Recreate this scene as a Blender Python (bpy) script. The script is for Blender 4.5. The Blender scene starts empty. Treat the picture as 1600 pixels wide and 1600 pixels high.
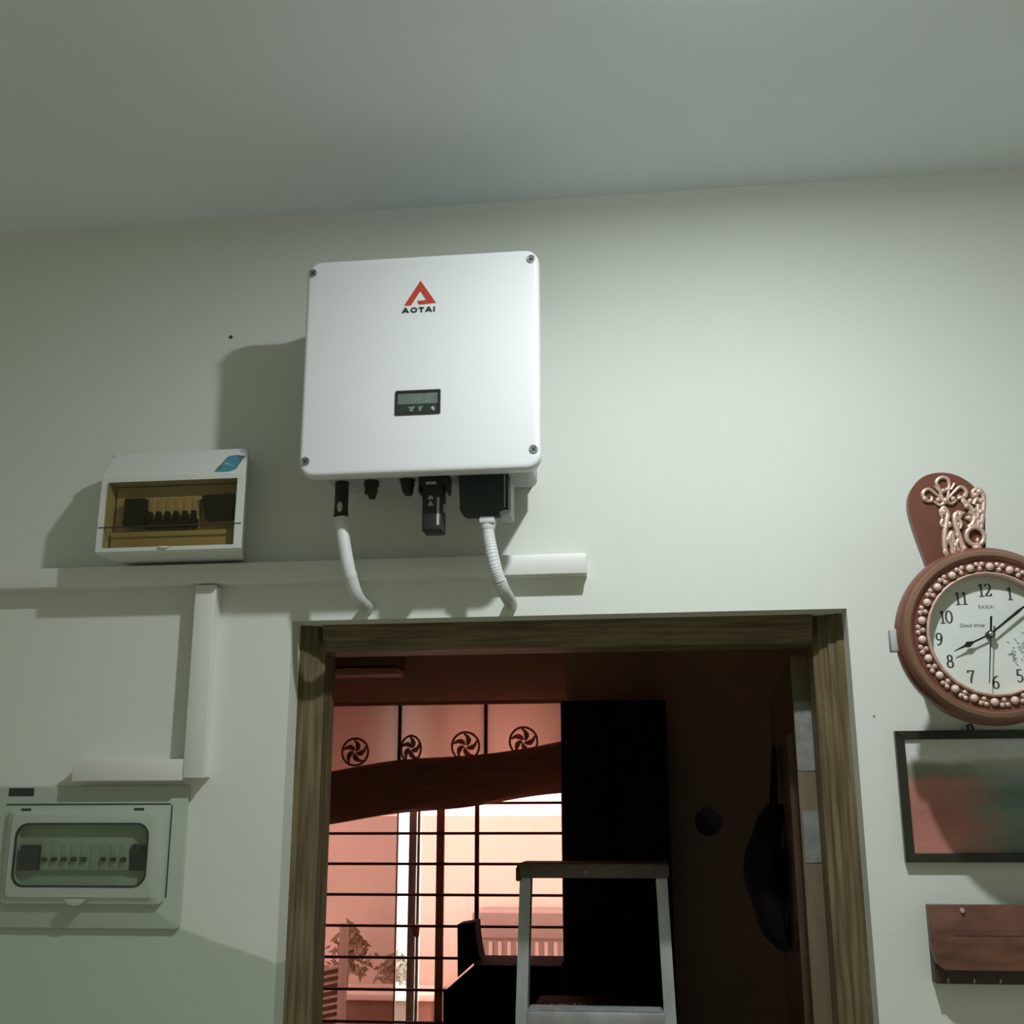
import bpy, bmesh, math, random
from mathutils import Vector, Matrix
random.seed(7)
PI = math.pi
SC = bpy.context.scene
COL = SC.collection

# ------------------------------------------------------------------ camera
cam = bpy.data.cameras.new('camera')
cam_o = bpy.data.objects.new('camera', cam)
COL.objects.link(cam_o)
_p, _y, _r = 0.25932711, 0.11718201, -0.00300026       # pitch up, yaw left, roll
cp, sp, cy, sy = math.cos(_p), math.sin(_p), math.cos(_y), math.sin(_y)
FW = Vector((-sy * cp, cy * cp, sp)); RT = Vector((cy, sy, 0)); UP = RT.cross(FW)
R2 = RT * math.cos(_r) + UP * math.sin(_r)
U2 = UP * math.cos(_r) - RT * math.sin(_r)
M = Matrix((R2, U2, -FW)).transposed().to_4x4()
M.translation = Vector((0, -2.0, 1.6))
cam_o.matrix_world = M
cam.sensor_width = 36.0
cam.lens = 36.0 * 1780.0 / 1600.0
cam.clip_start = 0.02
SC.camera = cam_o

# ------------------------------------------------------------------ world, exposure
world = bpy.data.worlds.new('sky')
SC.world = world
world.use_nodes = True
bg = world.node_tree.nodes['Background']
bg.inputs['Color'].default_value = (1.0, 0.97, 0.97, 1)
bg.inputs['Strength'].default_value = 4.6
SC.view_settings.view_transform = 'Standard'
SC.view_settings.look = 'None'
SC.view_settings.exposure = 0.0
SC.view_settings.gamma = 1.0
SC.view_settings.use_curve_mapping = False
SC.cycles.use_denoising = True
SC.cycles.max_bounces = 10
SC.cycles.diffuse_bounces = 6
SC.cycles.transparent_max_bounces = 12

LAMP = Vector((0.145, -0.868, 2.738))
LAMP_DISC_W = 16.2
LAMP_GLOW_W = 2.4
LAMP_COL = (0.95, 1.0, 1.0)

# ------------------------------------------------------------------ materials
def lin(c):
    return tuple((v / 255 / 12.92) if v / 255 <= 0.04045 else ((v / 255 + 0.055) / 1.055) ** 2.4 for v in c)

def mat(name, col, rough=0.5, metal=0.0, var=0.0, vscale=8.0, stretch=(1, 1, 1), bump=0.0, bscale=60.0,
        col2=None, spec=0.5, coat=0.0, emit=None):
    m = bpy.data.materials.new(name); m.use_nodes = True
    nt = m.node_tree; b = nt.nodes['Principled BSDF']
    b.inputs['Base Color'].default_value = (*col, 1)
    b.inputs['Roughness'].default_value = rough
    b.inputs['Metallic'].default_value = metal
    b.inputs['Specular IOR Level'].default_value = spec
    b.inputs['Coat Weight'].default_value = coat
    if emit:
        b.inputs['Emission Color'].default_value = (*emit[0], 1)
        b.inputs['Emission Strength'].default_value = emit[1]
    if var or bump or col2:
        tc = nt.nodes.new('ShaderNodeTexCoord')
        mp = nt.nodes.new('ShaderNodeMapping'); mp.inputs['Scale'].default_value = stretch
        nt.links.new(tc.outputs['Object'], mp.inputs['Vector'])
    if var or col2:
        n = nt.nodes.new('ShaderNodeTexNoise'); n.inputs['Scale'].default_value = vscale
        n.inputs['Detail'].default_value = 5
        nt.links.new(mp.outputs['Vector'], n.inputs['Vector'])
        r = nt.nodes.new('ShaderNodeValToRGB')
        r.color_ramp.elements[0].position = 0.35; r.color_ramp.elements[1].position = 0.65
        a = col2 if col2 else tuple(v * (1 - var) for v in col)
        c = col if col2 else tuple(min(1, v * (1 + var * 0.5)) for v in col)
        r.color_ramp.elements[0].color = (*a, 1); r.color_ramp.elements[1].color = (*c, 1)
        nt.links.new(n.outputs['Fac'], r.inputs['Fac'])
        nt.links.new(r.outputs['Color'], b.inputs['Base Color'])
    if bump:
        n2 = nt.nodes.new('ShaderNodeTexNoise'); n2.inputs['Scale'].default_value = bscale
        nt.links.new(mp.outputs['Vector'], n2.inputs['Vector'])
        bp = nt.nodes.new('ShaderNodeBump'); bp.inputs['Strength'].default_value = bump
        bp.inputs['Distance'].default_value = 0.002
        nt.links.new(n2.outputs['Fac'], bp.inputs['Height'])
        nt.links.new(bp.outputs['Normal'], b.inputs['Normal'])
    return m

def tint_glass(name, col, gloss=0.06, rough=0.03):
    m = bpy.data.materials.new(name); m.use_nodes = True
    nt = m.node_tree
    for n in list(nt.nodes): nt.nodes.remove(n)
    out = nt.nodes.new('ShaderNodeOutputMaterial')
    t = nt.nodes.new('ShaderNodeBsdfTransparent'); t.inputs['Color'].default_value = (*col, 1)
    g = nt.nodes.new('ShaderNodeBsdfGlossy'); g.inputs['Roughness'].default_value = rough
    mx = nt.nodes.new('ShaderNodeMixShader'); mx.inputs['Fac'].default_value = gloss
    nt.links.new(t.outputs[0], mx.inputs[1]); nt.links.new(g.outputs[0], mx.inputs[2])
    nt.links.new(mx.outputs[0], out.inputs['Surface'])
    return m

def translucent(name, col, tcol, fac):
    m = bpy.data.materials.new(name); m.use_nodes = True
    nt = m.node_tree
    for n in list(nt.nodes): nt.nodes.remove(n)
    out = nt.nodes.new('ShaderNodeOutputMaterial')
    d = nt.nodes.new('ShaderNodeBsdfDiffuse'); d.inputs['Color'].default_value = (*col, 1)
    t = nt.nodes.new('ShaderNodeBsdfTranslucent'); t.inputs['Color'].default_value = (*tcol, 1)
    mx = nt.nodes.new('ShaderNodeMixShader'); mx.inputs['Fac'].default_value = fac
    nt.links.new(d.outputs[0], mx.inputs[1]); nt.links.new(t.outputs[0], mx.inputs[2])
    nt.links.new(mx.outputs[0], out.inputs['Surface'])
    return m

def wall_front_material():
    """cream paint above, old pale green paint below a crooked edge left of the door"""
    m = mat('wall_front_paint', (0.70, 0.715, 0.64), rough=0.62, bump=0.12, bscale=90, spec=0.25)
    nt = m.node_tree; b = nt.nodes['Principled BSDF']
    tc = nt.nodes.new('ShaderNodeTexCoord'); sx = nt.nodes.new('ShaderNodeSeparateXYZ')
    nt.links.new(tc.outputs['Object'], sx.inputs[0])
    nz = nt.nodes.new('ShaderNodeTexNoise'); nz.inputs['Scale'].default_value = 18
    nt.links.new(tc.outputs['Object'], nz.inputs['Vector'])
    def math_n(op, a, bb):
        n = nt.nodes.new('ShaderNodeMath'); n.operation = op
        for i, v in enumerate((a, bb)):
            if isinstance(v, (int, float)): n.inputs[i].default_value = v
            else: nt.links.new(v, n.inputs[i])
        return n.outputs[0]
    # edge height = 1.155 - 0.318 x  (z at x=-.816 is 1.415, at x=-.63 is 1.356)
    edge = math_n('ADD', math_n('MULTIPLY', sx.outputs['X'], -0.318), 1.1555)
    edge = math_n('ADD', edge, math_n('MULTIPLY', math_n('SUBTRACT', nz.outputs['Fac'], 0.5), 0.012))
    edge = math_n('MINIMUM', edge, 1.43)
    below = math_n('MULTIPLY', math_n('SUBTRACT', edge, sx.outputs['Z']), 180.0)
    cl = nt.nodes.new('ShaderNodeClamp'); nt.links.new(below, cl.inputs['Value'])
    left = math_n('LESS_THAN', sx.outputs['X'], 0.0)
    fac = math_n('MULTIPLY', cl.outputs[0], left)
    big = nt.nodes.new('ShaderNodeTexNoise'); big.inputs['Scale'].default_value = 3.0
    nt.links.new(tc.outputs['Object'], big.inputs['Vector'])
    r = nt.nodes.new('ShaderNodeValToRGB')
    r.color_ramp.elements[0].color = (0.68, 0.71, 0.655, 1); r.color_ramp.elements[1].color = (0.715, 0.745, 0.69, 1)
    nt.links.new(big.outputs['Fac'], r.inputs['Fac'])
    mx = nt.nodes.new('ShaderNodeMix'); mx.data_type = 'RGBA'
    nt.links.new(fac, mx.inputs['Factor'])
    nt.links.new(r.outputs['Color'], mx.inputs['A']); mx.inputs['B'].default_value = (0.46, 0.53, 0.45, 1)
    nt.links.new(mx.outputs['Result'], b.inputs['Base Color'])
    return m

def artwork_material():
    """a hazy hill landscape with a pink flower field on the left, printed flat"""
    m = mat('landscape_print', (0.3, 0.3, 0.25), rough=0.35, spec=0.3)
    nt = m.node_tree; b = nt.nodes['Principled BSDF']
    tc = nt.nodes.new('ShaderNodeTexCoord'); sx = nt.nodes.new('ShaderNodeSeparateXYZ')
    nt.links.new(tc.outputs['Generated'], sx.inputs[0])
    nz = nt.nodes.new('ShaderNodeTexNoise'); nz.inputs['Scale'].default_value = 7; nz.inputs['Detail'].default_value = 8
    nt.links.new(tc.outputs['Generated'], nz.inputs['Vector'])
    def mth(op, a, bb):
        n = nt.nodes.new('ShaderNodeMath'); n.operation = op
        for i, v in enumerate((a, bb)):
            if isinstance(v, (int, float)): n.inputs[i].default_value = v
            else: nt.links.new(v, n.inputs[i])
        return n.outputs[0]
    zz = mth('ADD', sx.outputs['Z'], mth('MULTIPLY', mth('SUBTRACT', nz.outputs['Fac'], 0.5), 0.10))
    ra = nt.nodes.new('ShaderNodeValToRGB'); cr = ra.color_ramp      # left field
    cr.elements[0].position = 0.0; cr.elements[0].color = (0.50, 0.22, 0.17, 1)
    cr.elements[1].position = 1.0; cr.elements[1].color = (0.66, 0.68, 0.66, 1)
    for p, c in ((0.35, (0.42, 0.16, 0.13)), (0.62, (0.47, 0.22, 0.17)), (0.66, (0.30, 0.22, 0.17)), (0.70, (0.22, 0.24, 0.17)), (0.76, (0.25, 0.27, 0.2)), (0.79, (0.46, 0.47, 0.42)), (0.82, (0.66, 0.68, 0.66))):
        e = cr.elements.new(p); e.color = (*c, 1)
    rb = nt.nodes.new('ShaderNodeValToRGB'); cr = rb.color_ramp      # right meadow
    cr.elements[0].position = 0.0; cr.elements[0].color = (0.12, 0.16, 0.12, 1)
    cr.elements[1].position = 1.0; cr.elements[1].color = (0.62, 0.66, 0.66, 1)
    for p, c in ((0.3, (0.20, 0.27, 0.22)), (0.52, (0.14, 0.20, 0.18)), (0.62, (0.24, 0.30, 0.27)), (0.72, (0.34, 0.38, 0.34)), (0.8, (0.40, 0.44, 0.40)), (0.83, (0.62, 0.66, 0.66))):
        e = cr.elements.new(p); e.color = (*c, 1)
    nt.links.new(zz, ra.inputs['Fac']); nt.links.new(zz, rb.inputs['Fac'])
    xf = nt.nodes.new('ShaderNodeMapRange')
    xf.inputs['From Min'].default_value = 0.18; xf.inputs['From Max'].default_value = 0.42
    nt.links.new(mth('ADD', sx.outputs['X'], mth('MULTIPLY', mth('SUBTRACT', nz.outputs['Fac'], 0.5), 0.25)), xf.inputs['Value'])
    mx = nt.nodes.new('ShaderNodeMix'); mx.data_type = 'RGBA'
    nt.links.new(xf.outputs[0], mx.inputs['Factor'])
    nt.links.new(ra.outputs['Color'], mx.inputs['A']); nt.links.new(rb.outputs['Color'], mx.inputs['B'])
    n3 = nt.nodes.new('ShaderNodeTexNoise'); n3.inputs['Scale'].default_value = 26; n3.inputs['Detail'].default_value = 4
    nt.links.new(tc.outputs['Generated'], n3.inputs['Vector'])
    mr = nt.nodes.new('ShaderNodeMapRange'); mr.inputs['To Min'].default_value = 0.8; mr.inputs['To Max'].default_value = 1.2
    nt.links.new(n3.outputs['Fac'], mr.inputs['Value'])
    mu = nt.nodes.new('ShaderNodeVectorMath'); mu.operation = 'SCALE'
    nt.links.new(mx.outputs['Result'], mu.inputs[0]); nt.links.new(mr.outputs[0], mu.inputs['Scale'])
    nt.links.new(mu.outputs[0], b.inputs['Base Color'])
    return m

MT = dict(
    wall_front=wall_front_material(),
    wall=mat('cream_wall_paint', (0.75, 0.755, 0.67), rough=0.65, var=0.03, vscale=3, spec=0.2),
    ceiling=mat('ceiling_whitewash', (0.80, 0.855, 0.90), rough=0.7, var=0.03, vscale=2.5, bump=0.08, bscale=70, spec=0.2),
    floor=mat('terrazzo_floor', (0.70, 0.67, 0.53), rough=0.4, var=0.12, vscale=40),
    inner_wall=mat('inner_brown_paint', (0.50, 0.38, 0.28), rough=0.55, var=0.12, vscale=2.5),
    inner_ceiling=mat('inner_ceiling_paint', (0.62, 0.54, 0.47), rough=0.7, var=0.06, vscale=2),
    inner_floor=mat('inner_floor_tile', (0.52, 0.40, 0.31), rough=0.4, var=0.1, vscale=5),
    frame_wood=mat('door_frame_varnish', (0.20, 0.155, 0.085), rough=0.45, col2=(0.10, 0.075, 0.04), vscale=20, stretch=(6, 6, 0.35), bump=0.15, bscale=30, spec=0.12),
    head_wood=mat('door_head_varnish', (0.20, 0.155, 0.085), rough=0.45, col2=(0.10, 0.075, 0.04), vscale=20, stretch=(0.35, 6, 6), bump=0.15, bscale=30, spec=0.12),
    leaf_wood=mat('door_leaf_varnish', (0.10, 0.055, 0.03), rough=0.16, col2=(0.06, 0.034, 0.02), vscale=14, stretch=(5, 5, 0.4)),
    leaf_edge=mat('bare_leaf_edge', (0.17, 0.13, 0.075), rough=0.6, col2=(0.14, 0.10, 0.06), vscale=25, stretch=(4, 4, 0.5)),
    hinge=mat('dull_steel', (0.24, 0.25, 0.225), rough=0.5, metal=0.3, var=0.25, vscale=40),
    white_case=mat('white_powder_coat', (0.76, 0.775, 0.795), rough=0.33, bump=0.03, bscale=300, spec=0.5),
    grey_case=mat('grey_cast_housing', (0.42, 0.44, 0.43), rough=0.5, var=0.05, vscale=20),
    steel=mat('screw_steel', (0.42, 0.43, 0.42), rough=0.35, metal=0.8),
    dark_slot=mat('dark_slot', (0.03, 0.032, 0.03), rough=0.6),
    black_plastic=mat('black_plastic', (0.018, 0.02, 0.017), rough=0.45, var=0.15, vscale=60),
    gland_black=mat('black_rubber', (0.014, 0.014, 0.011), rough=0.6, var=0.2, vscale=60),
    terminal=mat('dark_green_black_plastic', (0.020, 0.034, 0.031), rough=0.5, var=0.08, vscale=30),
    lcd=mat('grey_green_lcd', (0.15, 0.185, 0.165), rough=0.18, var=0.15, vscale=80),
    lcd_dark=mat('dark_lcd_strip', (0.03, 0.045, 0.04), rough=0.25, var=0.2, vscale=60),
    lcd_mark=mat('pale_print', (0.16, 0.20, 0.19), rough=0.5),
    logo_red=mat('red_print', lin((186, 62, 45)), rough=0.5),
    logo_dark=mat('dark_green_print', (0.03, 0.055, 0.045), rough=0.5),
    pale_mark=mat('pale_print_and_highlight', (0.42, 0.44, 0.41), rough=0.5),
    conduit=mat('white_pvc_conduit', (0.66, 0.69, 0.68), rough=0.4, var=0.04, vscale=40),
    pvc=mat('white_pvc_trunking', (0.70, 0.715, 0.68), rough=0.42, var=0.02, vscale=6),
    cu_white=mat('white_abs', (0.66, 0.685, 0.65), rough=0.35, var=0.02, vscale=10),
    cu_inner=mat('cream_inner_panel', (0.66, 0.63, 0.53), rough=0.5),
    brown_glass=tint_glass('smoked_brown_plastic', (0.80, 0.735, 0.585), 0.04, 0.08),
    clear_glass=tint_glass('dusty_clear_plastic', (0.86, 0.90, 0.85), 0.05, 0.1),
    sticker_blue=mat('blue_sticker', lin((70, 135, 155)), rough=0.4, var=0.05, vscale=60),
    sticker_edge=mat('sticker_dark_edge', (0.10, 0.13, 0.12), rough=0.5),
    old_green=mat('aged_greenish_plastic', (0.425, 0.485, 0.41), rough=0.42, var=0.05, vscale=10),
    breaker_grey=mat('grey_breaker', (0.36, 0.40, 0.33), rough=0.5, var=0.08, vscale=30),
    clock_wood=mat('red_brown_lacquer', (0.155, 0.058, 0.038), rough=0.34, var=0.12, vscale=10),
    clock_brown=mat('brown_lacquer', (0.19, 0.105, 0.065), rough=0.33, var=0.1, vscale=12),
    rose_gold=mat('rose_gold_paint', (0.60, 0.42, 0.345), rough=0.38, metal=0.3, var=0.15, vscale=80),
    pearl=mat('pink_pearl', (0.74, 0.55, 0.47), rough=0.2, coat=0.5),
    dial=mat('clock_dial_paper', (0.66, 0.70, 0.67), rough=0.45, col2=(0.60, 0.63, 0.58), vscale=12),
    numeral=mat('black_ink', (0.035, 0.04, 0.035), rough=0.5),
    faint_ink=mat('faint_grey_ink', (0.28, 0.31, 0.29), rough=0.5),
    hand=mat('black_clock_hand', (0.012, 0.014, 0.012), rough=0.35),
    picture_frame=mat('black_frame_lacquer', (0.022, 0.024, 0.016), rough=0.35),
    art=artwork_material(),
    plaque=mat('red_brown_board', (0.20, 0.085, 0.055), rough=0.45, col2=(0.115, 0.047, 0.03), vscale=26, stretch=(0.6, 1, 2.2)),
    plaque_dark=mat('shaded_board_and_groove', (0.05, 0.032, 0.02), rough=0.6),
    alu=mat('ladder_aluminium', (0.58, 0.62, 0.62), rough=0.5, metal=0.6, var=0.18, vscale=25, stretch=(1, 1, 0.3)),
    alu_dark=mat('ladder_cap_plastic', (0.16, 0.12, 0.095), rough=0.5, var=0.2, vscale=20),
    cabinet=mat('black_wardrobe_laminate', (0.022, 0.021, 0.014), rough=0.8, spec=0.05),
    dark_thing=mat('dark_brown_laminate', (0.012, 0.009, 0.0065), rough=0.95, spec=0.03),
    chest=mat('dark_olive_varnish', (0.05, 0.042, 0.028), rough=0.95, var=0.2, vscale=8, spec=0.03),
    paper=mat('crumpled_paper', (0.62, 0.62, 0.56), rough=0.7),
    bag=mat('black_cloth', (0.01, 0.009, 0.007), rough=0.9, spec=0.1),
    blind=translucent('pink_print_voile', (0.46, 0.36, 0.31), (0.56, 0.44, 0.38), 0.66),
    blind_mark=translucent('brown_print_voile', (0.36, 0.24, 0.19), (0.38, 0.25, 0.20), 0.66),
    blind_roll=mat('rolled_dark_cloth', (0.32, 0.17, 0.12), rough=0.85, var=0.2, vscale=14, stretch=(0.5, 1, 4), bump=0.4, bscale=12),
    grill=mat('red_oxide_iron', (0.10, 0.03, 0.022), rough=0.55),
    upright=mat('brown_painted_iron', (0.42, 0.20, 0.15), rough=0.5),
    alu_frame=mat('grey_window_aluminium', (0.62, 0.58, 0.52), rough=0.4, metal=0.3),
    pane_left=tint_glass('bronze_pane', (0.52, 0.365, 0.33), 0.03),
    pane_right=tint_glass('pale_pink_pane', (0.90, 0.66, 0.61), 0.03),
    sill=mat('pale_sill', (0.55, 0.40, 0.33), rough=0.6),
    out_wall=mat('outside_cream_plaster', (0.84, 0.80, 0.74), rough=0.8, var=0.05, vscale=1.5),
    out_ground=mat('outside_concrete', (0.45, 0.38, 0.32), rough=0.8, var=0.1, vscale=2),
    out_dark=mat('outside_brown_brick', (0.30, 0.20, 0.15), rough=0.8, var=0.2, vscale=6),
    leaf=mat('shrub_leaf', (0.33, 0.27, 0.19), rough=0.6, var=0.3, vscale=20),
    louver=mat('louver_grey', (0.42, 0.38, 0.35), rough=0.6),
    cooler=mat('cooler_grey', (0.27, 0.25, 0.235), rough=0.6, var=0.06, vscale=8),
    lamp_white=mat('lamp_plastic', (0.8, 0.8, 0.8), rough=0.4),
    lamp_glow=mat('lit_lamp_diffuser', (0.8, 0.8, 0.8), rough=0.5, emit=((0.95, 1.0, 1.0), 6.0)),
    ornament=mat('dark_wall_plate', (0.05, 0.025, 0.018), rough=0.4),
)

# ------------------------------------------------------------------ mesh helpers
def bx(bm, x0, x1, y0, y1, z0, z1, bev=0.0, seg=2):
    vs = [bm.verts.new((x, y, z)) for x in (x0, x1) for y in (y0, y1) for z in (z0, z1)]
    q = [(0, 1, 3, 2), (4, 6, 7, 5), (0, 4, 5, 1), (2, 3, 7, 6), (0, 2, 6, 4), (1, 5, 7, 3)]
    fs = [bm.faces.new([vs[i] for i in f]) for f in q]
    if bev > 0:
        es = list({e for f in fs for e in f.edges})
        bmesh.ops.bevel(bm, geom=es, offset=bev, segments=seg, affect='EDGES', profile=0.5)

def prism(bm, pts, a0, a1, axis='y', bev=0.0, seg=2):
    """pts are (x,z) for axis y, (x,y) for axis z, (y,z) for axis x"""
    def P(p, a):
        return (p[0], a, p[1]) if axis == 'y' else ((p[0], p[1], a) if axis == 'z' else (a, p[0], p[1]))
    A = [bm.verts.new(P(p, a0)) for p in pts]; B = [bm.verts.new(P(p, a1)) for p in pts]
    n = len(pts)
    fs = [bm.faces.new(A), bm.faces.new(list(reversed(B)))]
    for i in range(n):
        fs.append(bm.faces.new((A[i], B[i], B[(i + 1) % n], A[(i + 1) % n])))
    if bev > 0:
        es = list(fs[0].edges) + list(fs[1].edges)
        bmesh.ops.bevel(bm, geom=es, offset=bev, segments=seg, affect='EDGES', profile=0.5)

def ring_prism(bm, outer, inner, a0, a1):
    """frame between two loops with equal counts (x,z), extruded along y"""
    n = len(outer)
    L = []
    for loop, a in ((outer, a0), (inner, a0), (inner, a1), (outer, a1)):
        L.append([bm.verts.new((p[0], a, p[1])) for p in loop])
    for k in range(4):
        A, B = L[k], L[(k + 1) % 4]
        for i in range(n):
            bm.faces.new((A[i], A[(i + 1) % n], B[(i + 1) % n], B[i]))

def rrect(x0, x1, z0, z1, r, n=5):
    pts = []
    for cx, cz, a0 in ((x1 - r, z1 - r, 0), (x0 + r, z1 - r, 90), (x0 + r, z0 + r, 180), (x1 - r, z0 + r, 270)):
        for i in range(n + 1):
            a = math.radians(a0 + 90 * i / n)
            pts.append((cx + r * math.cos(a), cz + r * math.sin(a)))
    return pts

def catmull(pts, n=8):
    P = [Vector(p) for p in pts]; P = [2 * P[0] - P[1]] + P + [2 * P[-1] - P[-2]]
    out = []
    for i in range(1, len(P) - 2):
        for k in range(n):
            t = k / n
            a, b, c, d = P[i - 1], P[i], P[i + 1], P[i + 2]
            out.append(0.5 * ((2 * b) + (c - a) * t + (2 * a - 5 * b + 4 * c - d) * t * t + (3 * b - a - 3 * c + d) * t ** 3))
    out.append(P[-2].copy())
    return out

def tube(bm, pts, r, sides=12, cap=True, rfun=None):
    pts = [Vector(p) for p in pts]
    rings = []
    ref = Vector((0, 1, 0.13))
    for i, p in enumerate(pts):
        t = (pts[min(i + 1, len(pts) - 1)] - pts[max(i - 1, 0)]).normalized()
        if abs(t.dot(ref.normalized())) > 0.97: ref = Vector((1, 0, 0.2))
        u = t.cross(ref).normalized(); v = t.cross(u)
        rr = rfun(i) if rfun else r
        rings.append([bm.verts.new(p + (u * math.cos(2 * PI * k / sides) + v * math.sin(2 * PI * k / sides)) * rr) for k in range(sides)])
    for a, b in zip(rings, rings[1:]):
        for k in range(sides):
            bm.faces.new((a[k], a[(k + 1) % sides], b[(k + 1) % sides], b[k]))
    if cap:
        bm.faces.new(list(reversed(rings[0]))); bm.faces.new(rings[-1])

def lathe_y(bm, prof, cx, cz, n=64, close=False):
    """prof: list of (radius, y), spun about the y axis through (cx, cz)"""
    rings = []
    for r, y in prof:
        if r < 1e-6: rings.append([bm.verts.new((cx, y, cz))])
        else: rings.append([bm.verts.new((cx + r * math.cos(2 * PI * k / n), y, cz + r * math.sin(2 * PI * k / n))) for k in range(n)])
    pairs = list(zip(rings, rings[1:]))
    if close: pairs.append((rings[-1], rings[0]))
    for a, b in pairs:
        for k in range(n):
            k2 = (k + 1) % n
            if len(a) == 1 and len(b) == 1: continue
            if len(a) == 1: bm.faces.new((a[0], b[k2], b[k]))
            elif len(b) == 1: bm.faces.new((a[k], a[k2], b[0]))
            else: bm.faces.new((a[k], a[k2], b[k2], b[k]))

def ball(bm, c, r, u=10, v=7, sc=(1, 1, 1)):
    m = Matrix.Translation(Vector(c)) @ Matrix.Diagonal((*sc, 1))
    bmesh.ops.create_uvsphere(bm, u_segments=u, v_segments=v, radius=r, matrix=m)

def ribbon(bm, pts, w, y, thick=0.0004):
    """flat stroke in the x-z plane at depth y; w number or list"""
    P = [Vector((p[0], p[1])) for p in pts]
    W = w if isinstance(w, (list, tuple)) else [w] * len(P)
    A, B = [], []
    for i, p in enumerate(P):
        t = (P[min(i + 1, len(P) - 1)] - P[max(i - 1, 0)]).normalized()
        n = Vector((-t.y, t.x)) * W[i] * 0.5
        A.append(p + n); B.append(p - n)
    for i in range(len(P) - 1):
        q = (A[i], A[i + 1], B[i + 1], B[i])
        f = [bm.verts.new((v.x, y, v.y)) for v in q]
        bk = [bm.verts.new((v.x, y + thick, v.y)) for v in q]
        bm.faces.new(f); bm.faces.new(list(reversed(bk)))
        for k in range(4):
            bm.faces.new((f[k], bk[k], bk[(k + 1) % 4], f[(k + 1) % 4]))

# ------------------------------------------------------------------ object helpers
def obj(name, bm, m, parent=None, smooth=True, angle=0.6):
    bmesh.ops.recalc_face_normals(bm, faces=bm.faces[:])
    me = bpy.data.meshes.new(name); bm.to_mesh(me); bm.free()
    me.materials.append(m if not isinstance(m, str) else MT[m])
    if smooth:
        for p in me.polygons: p.use_smooth = True
        try: me.set_sharp_from_angle(angle=angle)
        except Exception: pass
    o = bpy.data.objects.new(name, me); COL.objects.link(o)
    if parent is not None:
        o.parent = parent
        o.location = -world_loc(parent)
    return o

def world_loc(o):
    v = Vector((0, 0, 0))
    while o is not None:
        v += o.location; o = o.parent
    return v

def B():
    return bmesh.new()

def box_obj(name, m, dims, parent=None, bev=0.0, seg=2):
    b = B(); bx(b, *dims, bev=bev, seg=seg)
    return obj(name, b, m, parent)

def tag(o, label, cat, group=None):
    o['label'] = label; o['category'] = cat
    if group: o['group'] = group
    return o

def thing(name, label, cat, loc, group=None):
    o = bpy.data.objects.new(name, None); COL.objects.link(o)
    o.empty_display_size = 0.05
    o.location = loc
    return tag(o, label, cat, group)

def struct(o):
    o['kind'] = 'structure'
    return o

def scale_about_camera(o, s, at):  # factor and location passed in together scale the group about the camera
    o.scale = (s, s, s); o.location = at

def copy_part(src, parent, dx=0, dy=0, dz=0):
    c = src.copy(); COL.objects.link(c); c.parent = parent
    c.location = src.location + Vector((dx, dy, dz))
    return c

# ------------------------------------------------------------------ the room
CEIL = 2.768
XL, XR, YB = -2.0, 1.6, -2.9
OX0, OX1, OZ = -0.640, 0.346, 1.942        # door opening in the front wall
WT = 0.15
b = B()
bx(b, XL, OX0, 0, WT, 0, CEIL); bx(b, OX1, XR, 0, WT, 0, CEIL); bx(b, OX0, OX1, 0, WT, OZ, CEIL)
struct(obj('wall_front', b, 'wall_front', smooth=False))
struct(box_obj('wall_left', 'wall', (XL - 0.15, XL, YB, WT, 0, CEIL)))
struct(box_obj('wall_right', 'wall', (XR, XR + 0.15, YB, WT, 0, CEIL)))
struct(box_obj('wall_back', 'wall', (XL - 0.15, XR + 0.15, YB - 0.15, YB, 0, CEIL)))
struct(box_obj('floor', 'floor', (XL - 0.15, XR + 0.15, YB - 0.15, WT, -0.1, 0)))
struct(box_obj('ceiling', 'ceiling', (XL - 0.15, XR + 0.15, YB - 0.15, WT, CEIL, CEIL + 0.12)))

# ------------------------------------------------------------------ ceiling lamp (just above the picture's top edge)
lamp = thing('ceiling_lamp', 'round white ceiling lamp above and in front of the doorway', 'lamp', (LAMP.x, LAMP.y, CEIL))
b = B()
for r, z0, z1 in ((0.05, CEIL - 0.005, CEIL), (0.036, CEIL - 0.010, CEIL - 0.005)):
    prism(b, [(LAMP.x + r * math.cos(2 * PI * k / 32), LAMP.y + r * math.sin(2 * PI * k / 32)) for k in range(32)], z0, z1, 'z')
obj('lamp_holder', b, 'lamp_white', lamp)
b = B()
prism(b, [(LAMP.x + 0.03 * math.cos(2 * PI * k / 32), LAMP.y + 0.03 * math.sin(2 * PI * k / 32)) for k in range(32)], LAMP.z + 0.004, CEIL - 0.010, 'z')
obj('lamp_diffuser', b, 'lamp_glow', lamp)
for nm, kind, w in (('lamp_disc', 'AREA', LAMP_DISC_W), ('lamp_glow', 'POINT', LAMP_GLOW_W)):
    L = bpy.data.lights.new(nm, kind); L.energy = w; L.color = LAMP_COL
    if kind == 'AREA': L.shape = 'DISK'; L.size = 0.05
    else: L.shadow_soft_size = 0.02
    lo = bpy.data.objects.new(nm, L); COL.objects.link(lo)
    lo.parent = lamp; lo.location = LAMP - lamp.location - Vector((0, 0, 0.022 if kind == 'POINT' else 0))

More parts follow.
